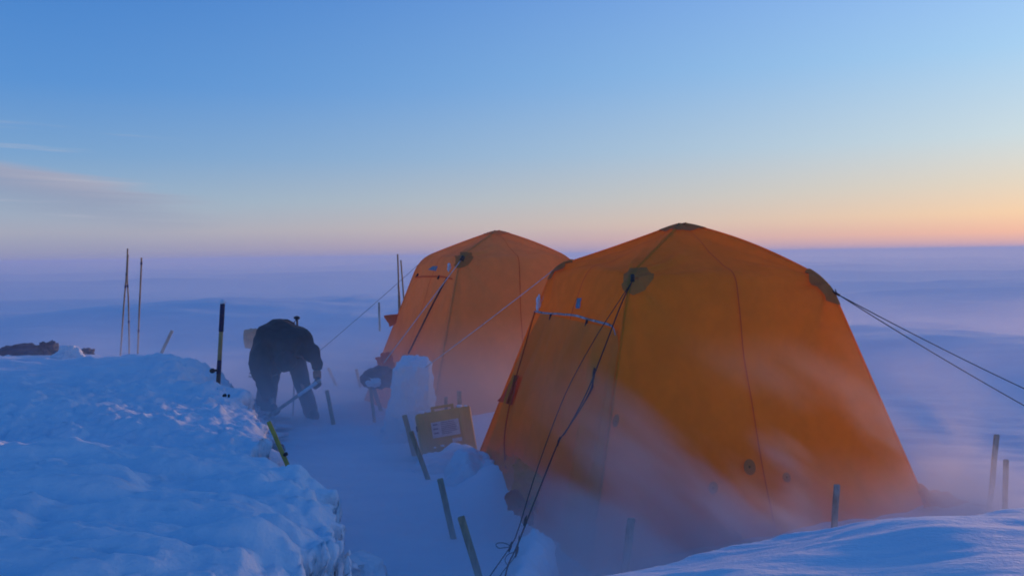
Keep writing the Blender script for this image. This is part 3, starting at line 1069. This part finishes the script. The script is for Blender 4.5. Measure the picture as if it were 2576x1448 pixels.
q4 = [GU(1085, 682), GU(1098, 682), GU(1103, 670), GU(1090, 670)]
V, F = quad_face(T2, 3, q4, 0.01)
mesh('cloth_label', V, F, M_LABEL, root2)
u, v = GU(1133, 675)
lump_mesh('rime_lump', T2.pt(3, u, v, 0.02), (0.022, 0.02, 0.05), M_ICE, root2, seed=3, amp=0.3, sub=3)
for (px, py) in ((1052, 693), (1106, 698)):
    u, v = GU(px, py)
    c = T2.pt(3, u, v, 0.015)
    V, F = tube([c + Vector((0.012, 0, 0.022)), c, c + Vector((-0.014, 0, -0.022))], 0.012, 6)
    mesh('toggle', V, F, M_BLACK, root2)
tp = [GU(*q) for q in ((1046, 697), (1075, 696), (1110, 696), (1140, 702))]
P2 = smooth_path([(u, v, 0) for u, v in tp], 5)
V, F = ribbon(T2, lambda t, s_: T2.pt(3, P2[int(t * (len(P2) - 1))].x, P2[int(t * (len(P2) - 1))].y + s_ * 0.005, 0.012), 0, n=len(P2) - 1)
mesh('door_edge', V, F, M_SEAM, root2)
pp = smooth_path([T2.pt(3, *GU(1128, 700), 0.02), T2.pt(3, *GU(1100, 755), 0.03), T2.pt(3, *GU(1065, 825), 0.03), T2.pt(3, *GU(1033, 890), 0.03)], 6)
V, F = tube(pp, 0.010, 6)
mesh('door_strap', V, F, M_ZIP, root2)
flap('red_flap', [at(966, 793, 11.6), at(1002, 789, 11.7), at(996, 812, 11.7), at(979, 822, 11.6)], M_REDC, root2, seed=3, crease=0.01)
flap('hem_flap', [at(945, 900, 11.2), at(988, 880, 11.0), at(992, 950, 10.6), at(940, 960, 10.9)], M_REDC, root2, seed=6, crease=0.06)


# ------------------------------------------------------------------ stakes
def slat(name, top, bot, w, t, mat, label, cat, group=None, bury=0.15, snowtip=False):
    """a flat wooden slat between two world points"""
    top, bot = Vector(top), Vector(bot)
    ax = (top - bot).normalized()
    low = bot - ax * bury
    side = Vector((1, 0, 0)) - ax * ax.x
    side.normalize()
    dep = ax.cross(side)
    V, F = [], []
    sec = [(-1, -1), (1, -1), (1, 1), (-1, 1)]
    bv = 0.25
    ring = []
    for sx, sy in ((-1 + bv, -1), (1 - bv, -1), (1, -1 + bv), (1, 1 - bv), (1 - bv, 1), (-1 + bv, 1), (-1, 1 - bv), (-1, -1 + bv)):
        ring.append((sx, sy))
    L = [low, bot, bot.lerp(top, 0.33), bot.lerp(top, 0.66), top - ax * w * 0.12, top]
    rnd = random.Random(int(abs(top.x) * 1000))
    for k, c in enumerate(L):
        s_ = 0.86 if k == len(L) - 1 else 1.0
        j = Vector((rnd.uniform(-1, 1), rnd.uniform(-1, 1), 0)) * w * 0.05
        for sx, sy in ring:
            V.append(c + j + side * sx * w / 2 * s_ + dep * sy * t / 2 * s_)
    m = len(ring)
    for k in range(len(L) - 1):
        for q in range(m):
            F.append((k * m + q, k * m + (q + 1) % m, (k + 1) * m + (q + 1) % m, (k + 1) * m + q))
    F.append(tuple(range(m - 1, -1, -1)))
    F.append(tuple((len(L) - 1) * m + q for q in range(m)))
    o = mesh(name, V, F, mat, None, smooth=False, loc=bot)
    return tag(o, label, cat, group)


G_ST = 'wooden stakes pegging the tent area'
STK = [
    ((825, 925), (845, 968), None, 0.040, M_FWOOD, 'short pale stake leaning just right of the gloved hand, beyond the banded row'),
    ((896, 928), (906, 972), None, 0.040, M_WOOD, 'short stake touching the left side of the dark kit bag'),
    ((929, 955), (943, 1070), None, 0.034, M_WOOD, 'long thin stake in front of the dark kit bag'),
    ((938, 972), (959, 1034), None, 0.046, M_WOOD, 'reddish stake leaning under the right half of the dark kit bag'),
    ((822, 981), (840, 1076), None, 0.042, M_WOOD, 'stake standing alone right of the bent person, level with their boots'),
    ((1017, 1043), (1043, 1147), None, 0.046, M_WOOD, 'dark stake left of the yellow case, the upper of two crossing'),
    ((1033, 1084), (1075, 1202), None, 0.040, M_WOOD, 'dark stake leaning across the lower left corner of the yellow case'),
    ((1106, 1203), (1138, 1341), None, 0.040, M_WOOD, 'thick pale stake in the trench below the yellow case'),
    ((1159, 1298), (1216, 1490), None, 0.040, M_WOOD, 'stake nearest the viewer, running out of the bottom of the picture'),
    ((1121, 998), (1123, 1052), 9.0, 0.032, M_FWOOD, 'thin frosted stake behind the yellow case, the left of two'),
    ((1155, 983), (1156, 1056), 9.0, 0.042, M_FWOOD, 'frosted stake behind the yellow case, the right and taller of two'),
    ((1588, 1302), (1576, 1400), 5.15, 0.044, M_FWOOD, 'rimed stake in front of the near tent right wall, left of two'),
    ((2105, 1218), (2098, 1320), 5.6, 0.036, M_FWOOD, 'rimed stake in front of the near tent right wall, close to its far corner'),
    ((2507, 1092), (2488, 1275), 6.6, 0.036, M_FWOOD, 'tall frosted stake holding the hem cord right of the near tent'),
    ((2530, 1155), (2527, 1282), 6.4, 0.034, M_FWOOD, 'shorter frosted stake at the right picture edge beside the taller one'),
    ((433, 831), (404, 892), 11.6, 0.036, M_FWOOD, 'short tan stake leaning right behind the left bank'),
    ((953, 760), (954, 797), 16.0, 0.034, M_FWOOD, 'tiny faint stake far left of the rear tent'),
]
for tp_, bt_, y, w, mt, lab in STK:
    b0 = at(*bt_, y) if y else atz(*bt_, 0.0)
    t0 = at(*tp_, b0.y - 0.02)
    slat('wooden_stake', t0, b0, w, 0.018, mt, lab, 'stake', G_ST, bury=0.25)
# yellow stake with a knob, by the bank edge
b0 = at(722, 1166, 5.9)
t0 = at(676, 1060, 6.0)
rt = empty('yellow_stake', b0, 'bright yellow stake with a dark knob leaning over the bank edge', 'stake')
sh = slat('shaft', t0, b0, 0.028, 0.016, M_YWOOD, None, None, None, bury=0.1)
sh.parent = rt
sh.location = (0, 0, 0)
q = at(716, 1143, 5.92)
V, F = tube([q, q + Vector((0.015, -0.02, 0.01))], 0.013, 8)
mesh('knob', V, F, M_BLACK, rt)

# ------------------------------------------------------------------ bamboo wands


def wand(pts, r, label, bands, group='thin bamboo marker wands'):
    P_ = [Vector(p_) for p_ in pts]
    rt_ = empty('bamboo_wand', P_[0], label, 'wand', group)
    low = P_[0] - (P_[1] - P_[0]).normalized() * 0.3
    sp = smooth_path([low] + P_, 8)
    V, F = tube(sp, r, 7)
    mesh('cane', V, F, M_BAMBOO, rt_)
    for t in bands:
        k = int(t * (len(sp) - 2))
        d = (sp[k + 1] - sp[k]).normalized()
        V, F = tube([sp[k] - d * 0.022, sp[k] + d * 0.022], r * 1.22, 7)
        mesh('tape_band', V, F, M_NAVY, rt_)
    return rt_


wand([at(303, 892, 14.5), at(312, 760, 14.5), at(318, 690, 14.5), at(321, 625, 14.5)], 0.0125, 'bamboo wand leaning right, the left leg of the crossed pair on the left horizon', [0.66, 0.80])
wand([at(325, 895, 14.4), at(323, 760, 14.4), at(320, 700, 14.4), at(322, 640, 14.4)], 0.0115, 'upright bamboo wand, the right leg of the crossed pair on the left horizon', [0.42, 0.68])
wand([at(346, 897, 14.3), at(350, 790, 14.3), at(354, 700, 14.3), at(356, 648, 14.3)], 0.0135, 'single bamboo wand standing right of the crossed pair', [0.45, 0.95])
wand([at(1003, 775, 15.0), at(1002, 700, 15.0), at(1000, 639, 15.0)], 0.0135, 'tallest bamboo wand left of the rear tent', [])
wand([at(1016, 760, 14.8), at(1012, 705, 14.8), at(1008, 654, 14.8)], 0.0125, 'slightly shorter bamboo wand next to the tall one left of the rear tent', [])
wand([at(1006, 775, 14.0), at(1004, 745, 14.0), at(1002, 716, 14.0)], 0.016, 'stubby bamboo wand in front of the two tall ones left of the rear tent', [])

# ------------------------------------------------------------------ banded pole in the left bank
pb, ptp = at(548, 975, 8.05), at(560, 760, 8.05)
rt = empty('banded_pole', pb, 'thick navy and tan banded pole with rimed tip standing in the left snow bank', 'pole')
ax = (ptp - pb)


def seg(a, b_, r0, mat, name):
    V, F = tube([pb + ax * a, pb + ax * (a + b_) / 2, pb + ax * b_], r0, 12)
    return mesh(name, V, F, mat, rt)


seg(-0.2, 0.17, 0.0195, pbr('brown_shaft', (0.10, 0.055, 0.04), 0.6), 'lower_shaft')
seg(0.17, 0.325, 0.0205, M_NAVY, 'navy_band')
seg(0.325, 0.66, 0.019, M_PAINT, 'tan_shaft')
seg(0.66, 0.985, 0.0215, M_NAVY, 'navy_grip')
lump_mesh('rimed_tip', pb + ax * 1.0, (0.022, 0.022, 0.026), M_ICE, rt, seed=2, amp=0.25, sub=3)
lump_mesh('side_knob', at(534, 932, 8.0), (0.024, 0.02, 0.022), M_BLACK, rt, seed=6, amp=0.12, sub=3)
V, F = tube([at(534, 932, 8.0), at(550, 930, 8.05)], 0.01, 8)
mesh('knob_arm', V, F, M_BLACK, rt)

# ------------------------------------------------------------------ yellow equipment case
cc = at(1058, 1160, 8.35)
rt = empty('equipment_case', (cc.x + 0.27, 8.35, 0.0), 'orange-yellow hard case with a pale paper label, half sunk beside the near tent', 'case')


def boxm(name, x0, x1, y0, y1, z0, z1, mat, parent, M=Matrix.Identity(4), bev=0.012, seg_=3):
    bm = bmesh.new()
    bmesh.ops.create_cube(bm, size=1.0)
    for v in bm.verts:
        v.co = Vector(((x0 + x1) / 2 + v.co.x * (x1 - x0), (y0 + y1) / 2 + v.co.y * (y1 - y0), (z0 + z1) / 2 + v.co.z * (z1 - z0)))
    if bev > 0: bmesh.ops.bevel(bm, geom=bm.edges[:], offset=bev, segments=seg_, affect='EDGES', profile=0.5)
    V = [M @ v.co for v in bm.verts]
    F = [[v.index for v in f.verts] for f in bm.faces]
    bm.verts.index_update()
    F = [[v.index for v in f.verts] for f in bm.faces]
    bm.free()
    off = Vector(parent.location)
    return mesh(name, [p_ + Vector((0, 0, 0)) for p_ in V], F, mat, parent, smooth=False)


CM = Matrix.Translation(at(1062, 1150, 8.35)) @ Matrix.Rotation(R(-7.0), 4, 'Y') @ Matrix.Rotation(R(12), 4, 'Z') @ Matrix.Rotation(R(-10), 4, 'X')
cw, cd, ch = 0.52, 0.22, 0.40
boxm('case_body', 0, cw, 0, cd * 0.6, -0.12, ch, M_CASE, rt, CM, 0.022)
boxm('case_lid', 0.004, cw - 0.004, cd * 0.6 + 0.006, cd, -0.12, ch - 0.004, M_CASE, rt, CM, 0.022)
for zr in (0.10, 0.30):
    pass
for xr in (0.06, 0.40):
    boxm('rib', xr, xr + 0.035, -0.008, 0.01, -0.1, ch - 0.03, M_CASE, rt, CM, 0.005)
boxm('handle', 0.15, 0.37, 0.03, 0.06, ch + 0.02, ch + 0.045, M_CASE, rt, CM, 0.008)
boxm('handle_post', 0.15, 0.18, 0.03, 0.06, ch - 0.002, ch + 0.019, M_CASE, rt, CM, 0.002)
boxm('handle_post', 0.34, 0.37, 0.03, 0.06, ch - 0.002, ch + 0.019, M_CASE, rt, CM, 0.002)
for xr in (0.045, 0.40):
    boxm('latch', xr, xr + 0.06, 0.05, 0.16, ch - 0.01, ch + 0.018, M_CASE, rt, CM, 0.006)
lb_ = boxm('paper_label', 0.125, 0.385, -0.0135, -0.0105, 0.155, 0.30, M_PAPER, rt, CM, 0.001, 1)
rr_ = random.Random(5)
for k in range(7):      # faint printed rows on the frosted label
    boxm('label_print', 0.215, 0.215 + rr_.uniform(0.09, 0.15), -0.0155, -0.0140, 0.282 - k * 0.017, 0.289 - k * 0.017, M_INK, rt, CM, 0.0, 1)
for k in range(3):
    boxm('label_print', 0.14, 0.185, -0.0155, -0.0140, 0.27 - k * 0.04, 0.283 - k * 0.04, M_INK, rt, CM, 0.0, 1)
boxm('side_valve', -0.012, 0.0, 0.03, 0.07, 0.24, 0.29, M_BLACK, rt, CM, 0.003)
boxm('maker_plate', 0.30, 0.39, -0.0125, -0.0105, 0.09, 0.125, M_PAPER, rt, CM, 0.001, 1)
for (x_, z_, s_) in ((0.06, 0.41, 0.03), (0.115, 0.41, 0.022), (0.42, 0.41, 0.03), (0.48, 0.40, 0.02), (0.2, 0.075, 0.02), (0.13, 0.07, 0.014)):
    q = CM @ Vector((x_, 0.02 if z_ > 0.3 else -0.012, z_))
    lump_mesh('frost', q, (s_, s_ * 0.7, s_ * 0.4), M_ICE, rt, seed=int(x_ * 100), amp=0.3, sub=3)
# snow lying against the case
q = at(1150, 1190, 8.15)
tag(lump_mesh('snow_clod', Vector((q.x, 8.10, 0.0)), (0.42, 0.22, 0.16), M_CLOD, seed=33, amp=0.2, sub=5),
    'low hump of snow lying against the foot of the yellow case', 'snow clod')
q = at(1196, 1180, 7.55)
tag(lump_mesh('snow_clod', Vector((q.x, 7.5, 0.0)), (0.27, 0.35, 0.27), M_CLOD, seed=35, amp=0.18, sub=5),
    'hump of snow between the yellow case and the near tent hem', 'snow clod')


# ------------------------------------------------------------------ gear half buried
def gear(name, px, py, y, size, mat, label, cat, seed, amp=0.22, boxy=0.3, cap=True, z=None):
    c = at(px, py, y)
    if z is not None: c.z = z
    r_ = empty(name, (c.x, y, c.z - size[2]), label, cat)
    lump_mesh('cloth_shell', c, size, mat, r_, seed=seed, amp=amp, boxy=boxy, sub=5)
    if cap: lump_mesh('snow_cap', c + Vector((-size[0] * 0.1, -size[1] * 0.3, -size[2] * 0.25)), (size[0] * 0.72, size[1] * 0.85, size[2] * 0.45), M_CLOD, r_, seed=seed + 1, amp=0.3, sub=4)
    return r_


gear('kit_bag', 950, 950, 10.2, (0.175, 0.15, 0.105), M_TARP, 'dark kit bag half covered with snow at the left foot of the rear tent', 'bag', 41)
gear('tarp', 45, 893, 10.2, (0.36, 0.25, 0.10), M_TARP, 'long low dark tarp on the snow at the left picture edge', 'tarp', 44, cap=False)
gear('tarp', 125, 885, 10.2, (0.10, 0.1, 0.13), M_TARP, 'small dark tarp with a pointed top left of the jagged snow clod', 'tarp', 47, amp=0.45, cap=False)
gear('tarp', 208, 893, 10.2, (0.11, 0.12, 0.065), M_TARP, 'small dark tarp corner right of the jagged snow clod', 'tarp', 49, amp=0.35, cap=False)
gear('canvas_bag', 640, 850, 12.6, (0.12, 0.12, 0.13), M_TANBAG, 'pale tan canvas bag behind the bent person', 'bag', 52, amp=0.2, boxy=0.7, cap=False)
tag(lump_mesh('gear_scrap', at(565, 994, 7.6), (0.018, 0.015, 0.015), M_BLACK, seed=3, amp=0.3, sub=3), 'tiny dark scrap beside the snow clod on the left bank', 'scrap')
tag(lump_mesh('gear_scrap', at(575, 996, 7.6), (0.010, 0.01, 0.02), M_BLACK, seed=4, amp=0.3, sub=3), 'second tiny dark scrap, right of the first on the left bank', 'scrap')

# ------------------------------------------------------------------ ski pole behind the person
b0, t0 = at(735, 1062, 11.0), at(747, 800, 11.0)
rt = empty('ski_pole', b0, 'thin ski pole behind the bent person, its black grip showing above their back', 'pole')
V, F = tube([b0 - Vector((0, 0, 0.1)), b0.lerp(t0, 0.5), t0], 0.009, 8)
mesh('shaft', V, F, M_METAL, rt)
V, F = tube([t0 - Vector((0, 0, 0.10)), t0 - Vector((0, 0, 0.02))], [0.010, 0.014], 8)
mesh('grip', V, F, M_BLACK, rt)
lump_mesh('grip_head', t0 + Vector((-0.004, 0, 0.005)), (0.036, 0.03, 0.022), M_BLACK, rt, seed=2, amp=0.12, sub=3)
V, F = tube(smooth_path([t0 - Vector((0, 0, 0.01)), t0 + Vector((-0.03, -0.02, -0.05)), t0 + Vector((0.0, -0.03, -0.1)), t0 - Vector((0, 0, 0.03))], 5), 0.005, 5)
mesh('wrist_strap', V, F, M_BLACK, rt)


# ------------------------------------------------------------------ person
def skin_obj(name, verts, edges, radii, mat, parent, sub=2, root_i=0, disp=0.0):
    off = Vector(parent.location)
    me = bpy.data.meshes.new(name)
    me.from_pydata([tuple(Vector(v) - off) for v in verts], edges, [])
    me.materials.append(mat)
    o = bpy.data.objects.new(name, me)
    COL.objects.link(o)
    o.parent = parent
    sk = o.modifiers.new('skin', 'SKIN')
    sk.use_smooth_shade = True
    for i, r_ in enumerate(radii):
        rr = r_ if isinstance(r_, tuple) else (r_, r_)
        me.skin_vertices[0].data[i].radius = rr
    me.skin_vertices[0].data[root_i].use_root = True
    ss = o.modifiers.new('sub', 'SUBSURF')
    ss.levels = sub
    ss.render_levels = sub
    if disp > 0:
        tx = bpy.data.textures.new(name + '_folds', 'CLOUDS')
        tx.noise_scale = 0.13
        dm = o.modifiers.new('folds', 'DISPLACE')
        dm.texture = tx
        dm.strength = disp
        dm.mid_level = 0.5
    return o


PD = 10.6
pr = empty('person', (at(725, 1060, PD).x, PD, 0.0), 'person in a dark parka bent double over a shovel, orange cuff and dark gloves', 'person')
J = dict(
    pelvis=at(712, 880, 10.95), spine=at(708, 850, 10.8), chest=at(712, 845, 10.5), neck=at(716, 880, 10.28), head=at(719, 903, 10.2), chin=at(722, 925, 10.22),
    shl=at(668, 858, 10.45), ell=at(652, 920, 10.3), wrl=at(685, 1010, 10.12), hal=at(690, 1022, 10.1),
    shr=at(766, 862, 10.45), elr=at(795, 908, 10.35), wrr=at(797, 948, 10.28), har=at(801, 962, 10.25),
    hil=at(690, 905, 10.9), knl=at(670, 985, 10.45), anl=at(668, 1052, 10.35), tol=at(664, 1072, 10.15),
    hir=at(742, 900, 10.9), knr=at(762, 975, 10.6), anr=at(786, 1052, 10.75), tor=at(792, 1068, 10.55))
names = list(J)
idx = {k: i for i, k in enumerate(names)}
edges = [('pelvis', 'spine'), ('spine', 'chest'), ('chest', 'neck'), ('neck', 'head'), ('head', 'chin'), ('chest', 'shl'), ('shl', 'ell'), ('ell', 'wrl'), ('wrl', 'hal'),
         ('chest', 'shr'), ('shr', 'elr'), ('elr', 'wrr'), ('wrr', 'har'), ('pelvis', 'hil'), ('hil', 'knl'), ('knl', 'anl'), ('anl', 'tol'),
         ('pelvis', 'hir'), ('hir', 'knr'), ('knr', 'anr'), ('anr', 'tor')]
rad = dict(pelvis=0.13, spine=0.13, chest=0.13, neck=0.055, head=0.09, chin=0.06, shl=0.055, ell=0.042, wrl=0.028, hal=0.03,
           shr=0.055, elr=0.042, wrr=0.028, har=0.03, hil=0.075, knl=0.045, anl=0.03, tol=0.025, hir=0.075, knr=0.045, anr=0.03, tor=0.025)
skin_obj('body', [J[k] for k in names], [(idx[a], idx[b_]) for a, b_ in edges], [rad[k] for k in names], M_SKIN, pr)
# parka: torso, sleeves, flared hem, hood
jv = [at(706, 868, 10.92), at(704, 848, 10.72), at(714, 846, 10.48),
      at(662, 868, 10.42), at(648, 920, 10.3), at(683, 1006, 10.12),
      at(770, 866, 10.45), at(796, 908, 10.35), at(798, 934, 10.3),
      at(716, 882, 10.3), at(718, 902, 10.22),
      at(668, 905, 10.75), at(744, 896, 10.8), at(660, 930, 10.6)]
je = [(0, 1), (1, 2), (2, 3), (3, 4), (4, 5), (2, 6), (6, 7), (7, 8), (2, 9), (9, 10), (0, 11), (0, 12), (11, 13)]
jr = [0.225, 0.245, 0.235, 0.155, 0.13, 0.085, 0.115, 0.080, 0.066, 0.13, 0.125, 0.20, 0.15, 0.16]
skin_obj('parka', jv, je, jr, M_PARKA, pr, disp=0.085)
# ragged lower hem of the parka and the hood edge
flap('parka_hem', [at(624, 940, 10.5), at(652, 905, 10.45), at(706, 915, 10.4), at(700, 947, 10.45)], M_PARKA, pr, seed=5, crease=0.05)
V, F = tube(smooth_path([at(626, 946, 10.48), at(650, 950, 10.42), at(678, 947, 10.38), at(700, 941, 10.4)], 5), 0.008, 6)
mesh('frosted_hem', V, F, M_TAPE, pr)
# trousers
tv = [at(712, 892, 10.92), at(688, 905, 10.88), at(671, 975, 10.5), at(669, 1012, 10.42), at(668, 1048, 10.36),
      at(744, 902, 10.88), at(762, 970, 10.65), at(776, 1015, 10.68), at(786, 1050, 10.75)]
skin_obj('trousers', tv, [(0, 1), (1, 2), (2, 3), (3, 4), (0, 5), (5, 6), (6, 7), (7, 8)], [0.15, 0.14, 0.118, 0.125, 0.10, 0.13, 0.095, 0.09, 0.085], M_TROUS, pr, disp=0.035)
for (a_, c_, t_) in ((at(668, 1050, 10.36), at(667, 1072, 10.33), at(658, 1082, 10.1)), (at(786, 1048, 10.75), at(788, 1066, 10.72), at(795, 1072, 10.5))):
    a_, c_, t_ = Vector(a_), Vector(c_), Vector(t_)
    c_.z, t_.z = 0.055, 0.045
    skin_obj('boot', [a_, c_, c_.lerp(t_, 0.55), t_], [(0, 1), (1, 2), (2, 3)], [0.075, 0.07, 0.062, 0.048], M_BLACK, pr)
# gloves: palm, four fingers and a thumb closed round the handle


def glove(centre, along, down, grip_dir):
    """along = handle direction, down = wrist to knuckles, grip_dir = towards which the fingers curl"""
    a_, d_, g_ = Vector(along).normalized(), Vector(down).normalized(), Vector(grip_dir).normalized()
    c = Vector(centre)
    V_, E_, R_ = [c - d_ * 0.05, c - d_ * 0.005, c + d_ * 0.035], [(0, 1), (1, 2)], [(0.030, 0.034), (0.036, 0.026), (0.034, 0.02)]
    for k in range(4):
        o_ = (k - 1.5) * 0.020
        ln = (0.9, 1.0, 0.95, 0.78)[k]
        i0 = len(V_)
        V_ += [c + d_ * 0.05 + a_ * o_, c + d_ * (0.05 + 0.028 * ln) + a_ * o_ + g_ * 0.014, c + d_ * (0.045 + 0.02 * ln) + a_ * o_ + g_ * 0.042 * ln, c + d_ * 0.04 + a_ * o_ + g_ * 0.058 * ln]
        E_ += [(2, i0), (i0, i0 + 1), (i0 + 1, i0 + 2), (i0 + 2, i0 + 3)]
        R_ += [0.012, 0.0115, 0.011, 0.0095]
    i0 = len(V_)
    V_ += [c - a_ * 0.035 + g_ * 0.012, c - a_ * 0.045 + g_ * 0.034 + d_ * 0.018, c - a_ * 0.030 + g_ * 0.05 + d_ * 0.036]
    E_ += [(1, i0), (i0, i0 + 1), (i0 + 1, i0 + 2)]
    R_ += [0.014, 0.0125, 0.011]
    return skin_obj('glove', V_, E_, R_, M_GLOVE, pr, sub=1)


g1 = at(800, 957, 10.24)
g2 = at(690, 1024, 10.08)
hd = (g1 - g2)
hd = Vector(g1) - Vector(g2)
glove(g1, hd, (0.15, -0.15, -1), (-0.6, -0.6, 0.1))
glove(g2, hd, (0.3, -0.2, -1), (0.5, -0.6, 0.0))
V, F = tube([at(797, 934, 10.3), at(798, 950, 10.27)], [0.048, 0.045], 12)
mesh('cuff', V, F, M_CUFF, pr)
lump_mesh('hood', at(719, 908, 10.2), (0.12, 0.12, 0.125), M_PARKA, pr, seed=13, amp=0.10, sub=4)

# shovel held by both hands
s1 = at(806, 955, 10.20)
s0 = at(690, 1036, 10.02)
dr = (Vector(s0) - Vector(s1)).normalized()
rt = empty('shovel', s1, 'long pale-handled snow shovel held in both gloved hands', 'shovel')
V, F = tube([s1, Vector(s1).lerp(s0, 0.5), Vector(s0) + dr * 0.10], 0.019, 10)
mesh('handle', V, F, M_FWOOD, rt)
V, F = tube([Vector(s1) + dr * 0.05, Vector(s1) + dr * 0.30], 0.0205, 10)
mesh('frosted_sleeve', V, F, M_ICE, rt)
# blade: curved sheet reaching the snow
bl = Vector(s0) + dr * 0.08
V = []
upv = Vector((0, 0, 1)) - dr * dr.z
upv.normalize()
sd_ = dr.cross(upv)
for layer in (0, 1):
    for a_ in range(9):
        for b_ in range(9):
            s_, t = a_ / 8, b_ / 8 - 0.5
            w_ = 0.12 * (0.75 + 0.25 * math.sin(s_ * math.pi * 0.6))
            V.append(bl + dr * (0.22 * s_) + sd_ * (t * 2 * w_) + upv * (0.05 * (2 * t) ** 2 - 0.02 + 0.003 * layer))
F = gridfaces(9, 9).tolist() + (gridfaces(9, 9)[:, ::-1] + 81).tolist()
per = [i for i in range(9)] + [9 * i + 8 for i in range(1, 9)] + [72 + i for i in range(7, -1, -1)] + [9 * i for i in range(7, 0, -1)]
for k in range(len(per)):
    a_, b_ = per[k], per[(k + 1) % len(per)]
    F.append((a_, a_ + 81, b_ + 81, b_))
mesh('blade', V, F, M_METAL, rt)


# ------------------------------------------------------------------ air: even haze, and drifting snow low over the ground
def box_obj(name, x0, x1, y0, y1, z0, z1):
    V = [(x, y, z) for z in (z0, z1) for y in (y0, y1) for x in (x0, x1)]
    F = [(0, 2, 3, 1), (4, 5, 7, 6), (0, 1, 5, 4), (2, 6, 7, 3), (0, 4, 6, 2), (1, 3, 7, 5)]
    me = bpy.data.meshes.new(name)
    me.from_pydata(V, [], F)
    o = bpy.data.objects.new(name, me)
    COL.objects.link(o)
    return o


HAZE_D = 0.0035
m, t, out = new_mat('haze_air')
v_ = t.n('ShaderNodeVolumePrincipled')
v_.inputs['Color'].default_value = (0.74, 0.88, 1.0, 1)
v_.inputs['Density'].default_value = HAZE_D
v_.inputs['Anisotropy'].default_value = 0.1
t.l(v_.outputs[0], out.inputs['Volume'])
hz = box_obj('haze', -1620, 1620, -1520, 3220, -2.5, 2.5)
hz.data.materials.append(m)
tag(hz, kind='stuff')


def drift(name, M, size, dens, tint, stretch, top, streak_dir=0.0, nscale=1.0, thr=(0.35, 0.75), aniso=0.3, floor=0.0, step=0.0):
    """blowing snow: a low bank of fine airborne snow, denser towards the ground and torn by the wind; size = full box"""
    m_, t_, out_ = new_mat(name)
    tc_ = t_.n('ShaderNodeTexCoord')
    sp_ = t_.n('ShaderNodeSeparateXYZ')
    t_.l(tc_.outputs['Object'], sp_.inputs[0])
    mp_ = t_.n('ShaderNodeMapping')
    mp_.inputs['Scale'].default_value = stretch
    rot_ = t_.n('ShaderNodeMapping')
    rot_.inputs['Rotation'].default_value = (0, streak_dir, 0)
    t_.l(tc_.outputs['Object'], rot_.inputs[0])
    t_.l(rot_.outputs[0], mp_.inputs[0])
    nz = t_.smooth(t_.noise(mp_.outputs[0], nscale, 3, 0.5), thr[0], thr[1], floor, 1.0)
    z01 = t_.math('DIVIDE', sp_.outputs[2], top)
    fz = t_.math('POWER', t_.math('SUBTRACT', 1.0, z01, clamp=True), 1.6)
    d_ = t_.math('MULTIPLY', nz, fz)
    for ax_, half in ((0, size[0] / 2), (1, size[1] / 2)):
        e_ = t_.math('SUBTRACT', 1.0, t_.math('DIVIDE', t_.math('ABSOLUTE', sp_.outputs[ax_]), half), clamp=True)
        d_ = t_.math('MULTIPLY', d_, t_.smooth(e_, 0.0, 0.35))
    d_ = t_.math('MULTIPLY', d_, dens)
    v = t_.n('ShaderNodeVolumePrincipled')
    v.inputs['Color'].default_value = tint
    v.inputs['Anisotropy'].default_value = aniso
    t_.l(d_, v.inputs['Density'])
    t_.l(v.outputs[0], out_.inputs['Volume'])
    o = box_obj(name, -size[0] / 2, size[0] / 2, -size[1] / 2, size[1] / 2, -0.05, size[2])
    o.matrix_world = M
    o.data.materials.append(m_)
    tag(o, kind='stuff')
    return o


WHT = (0.95, 0.96, 1.0, 1)
nr = (NB[1] - NB[0])
ang = math.atan2(nr.y, nr.x)
mid = (NB[0] + NB[1]) / 2
# along the foot of the near tent, streaming down to the right
fwd = Vector((math.sin(ang), -math.cos(ang), 0))
drift('blowing_snow', Matrix.Translation((mid + fwd * 0.35).xy.to_3d()) @ Matrix.Rotation(ang, 4, 'Z'), (4.4, 1.1, 1.45), 3.2, WHT, (0.50, 1.2, 2.1), 1.45, R(-38), 1.15, (0.48, 0.66))
drift('blowing_snow', Matrix.Translation((mid + fwd * 0.45).xy.to_3d()) @ Matrix.Rotation(ang, 4, 'Z'), (5.0, 1.1, 0.65), 1.8, WHT, (1.2, 1.2, 1.2), 0.65, 0, 1.2, (0.34, 0.68), floor=0.2)
# round the person and across the path
drift('blowing_snow', Matrix.Translation((-3.2, 10.4, 0)), (9.6, 5.8, 1.4), 0.8, WHT, (0.6, 1.0, 1.6), 1.35, R(10), 0.9, (0.35, 0.7), floor=0.25)
# between the tents
drift('blowing_snow', Matrix.Translation((0.0, 8.7, 0.0)), (3.4, 2.6, 1.3), 0.5, WHT, (0.8, 1.0, 1.6), 1.3, R(-20), 1.0, (0.36, 0.7), floor=0.2)
# open ground on the right
drift('blowing_snow', Matrix.Translation((10.5, 15.5, 0)), (15.0, 17.0, 1.15), 0.20, WHT, (0.25, 0.5, 1.4), 1.15, R(6), 0.8, (0.38, 0.66), floor=0.15, aniso=0.4)
# thin ground drift over the open plain
m, t, out = new_mat('plain_drift')
v_ = t.n('ShaderNodeVolumePrincipled')
v_.inputs['Color'].default_value = (0.80, 0.92, 1.0, 1)
v_.inputs['Density'].default_value = 0.022
v_.inputs['Anisotropy'].default_value = 0.22
t.l(v_.outputs[0], out.inputs['Volume'])
pd = box_obj('blowing_snow', -900, 900, 17, 2400, -2.0, 0.85)
pd.data.materials.append(m)
tag(pd, kind='stuff')
# veil in the trench beside the near bank
drift('blowing_snow', Matrix.Translation((-0.45, 5.3, 0)), (2.6, 3.6, 0.85), 0.85, WHT, (0.6, 1.0, 1.6), 0.8, R(-10), 1.0, (0.35, 0.7), floor=0.35)
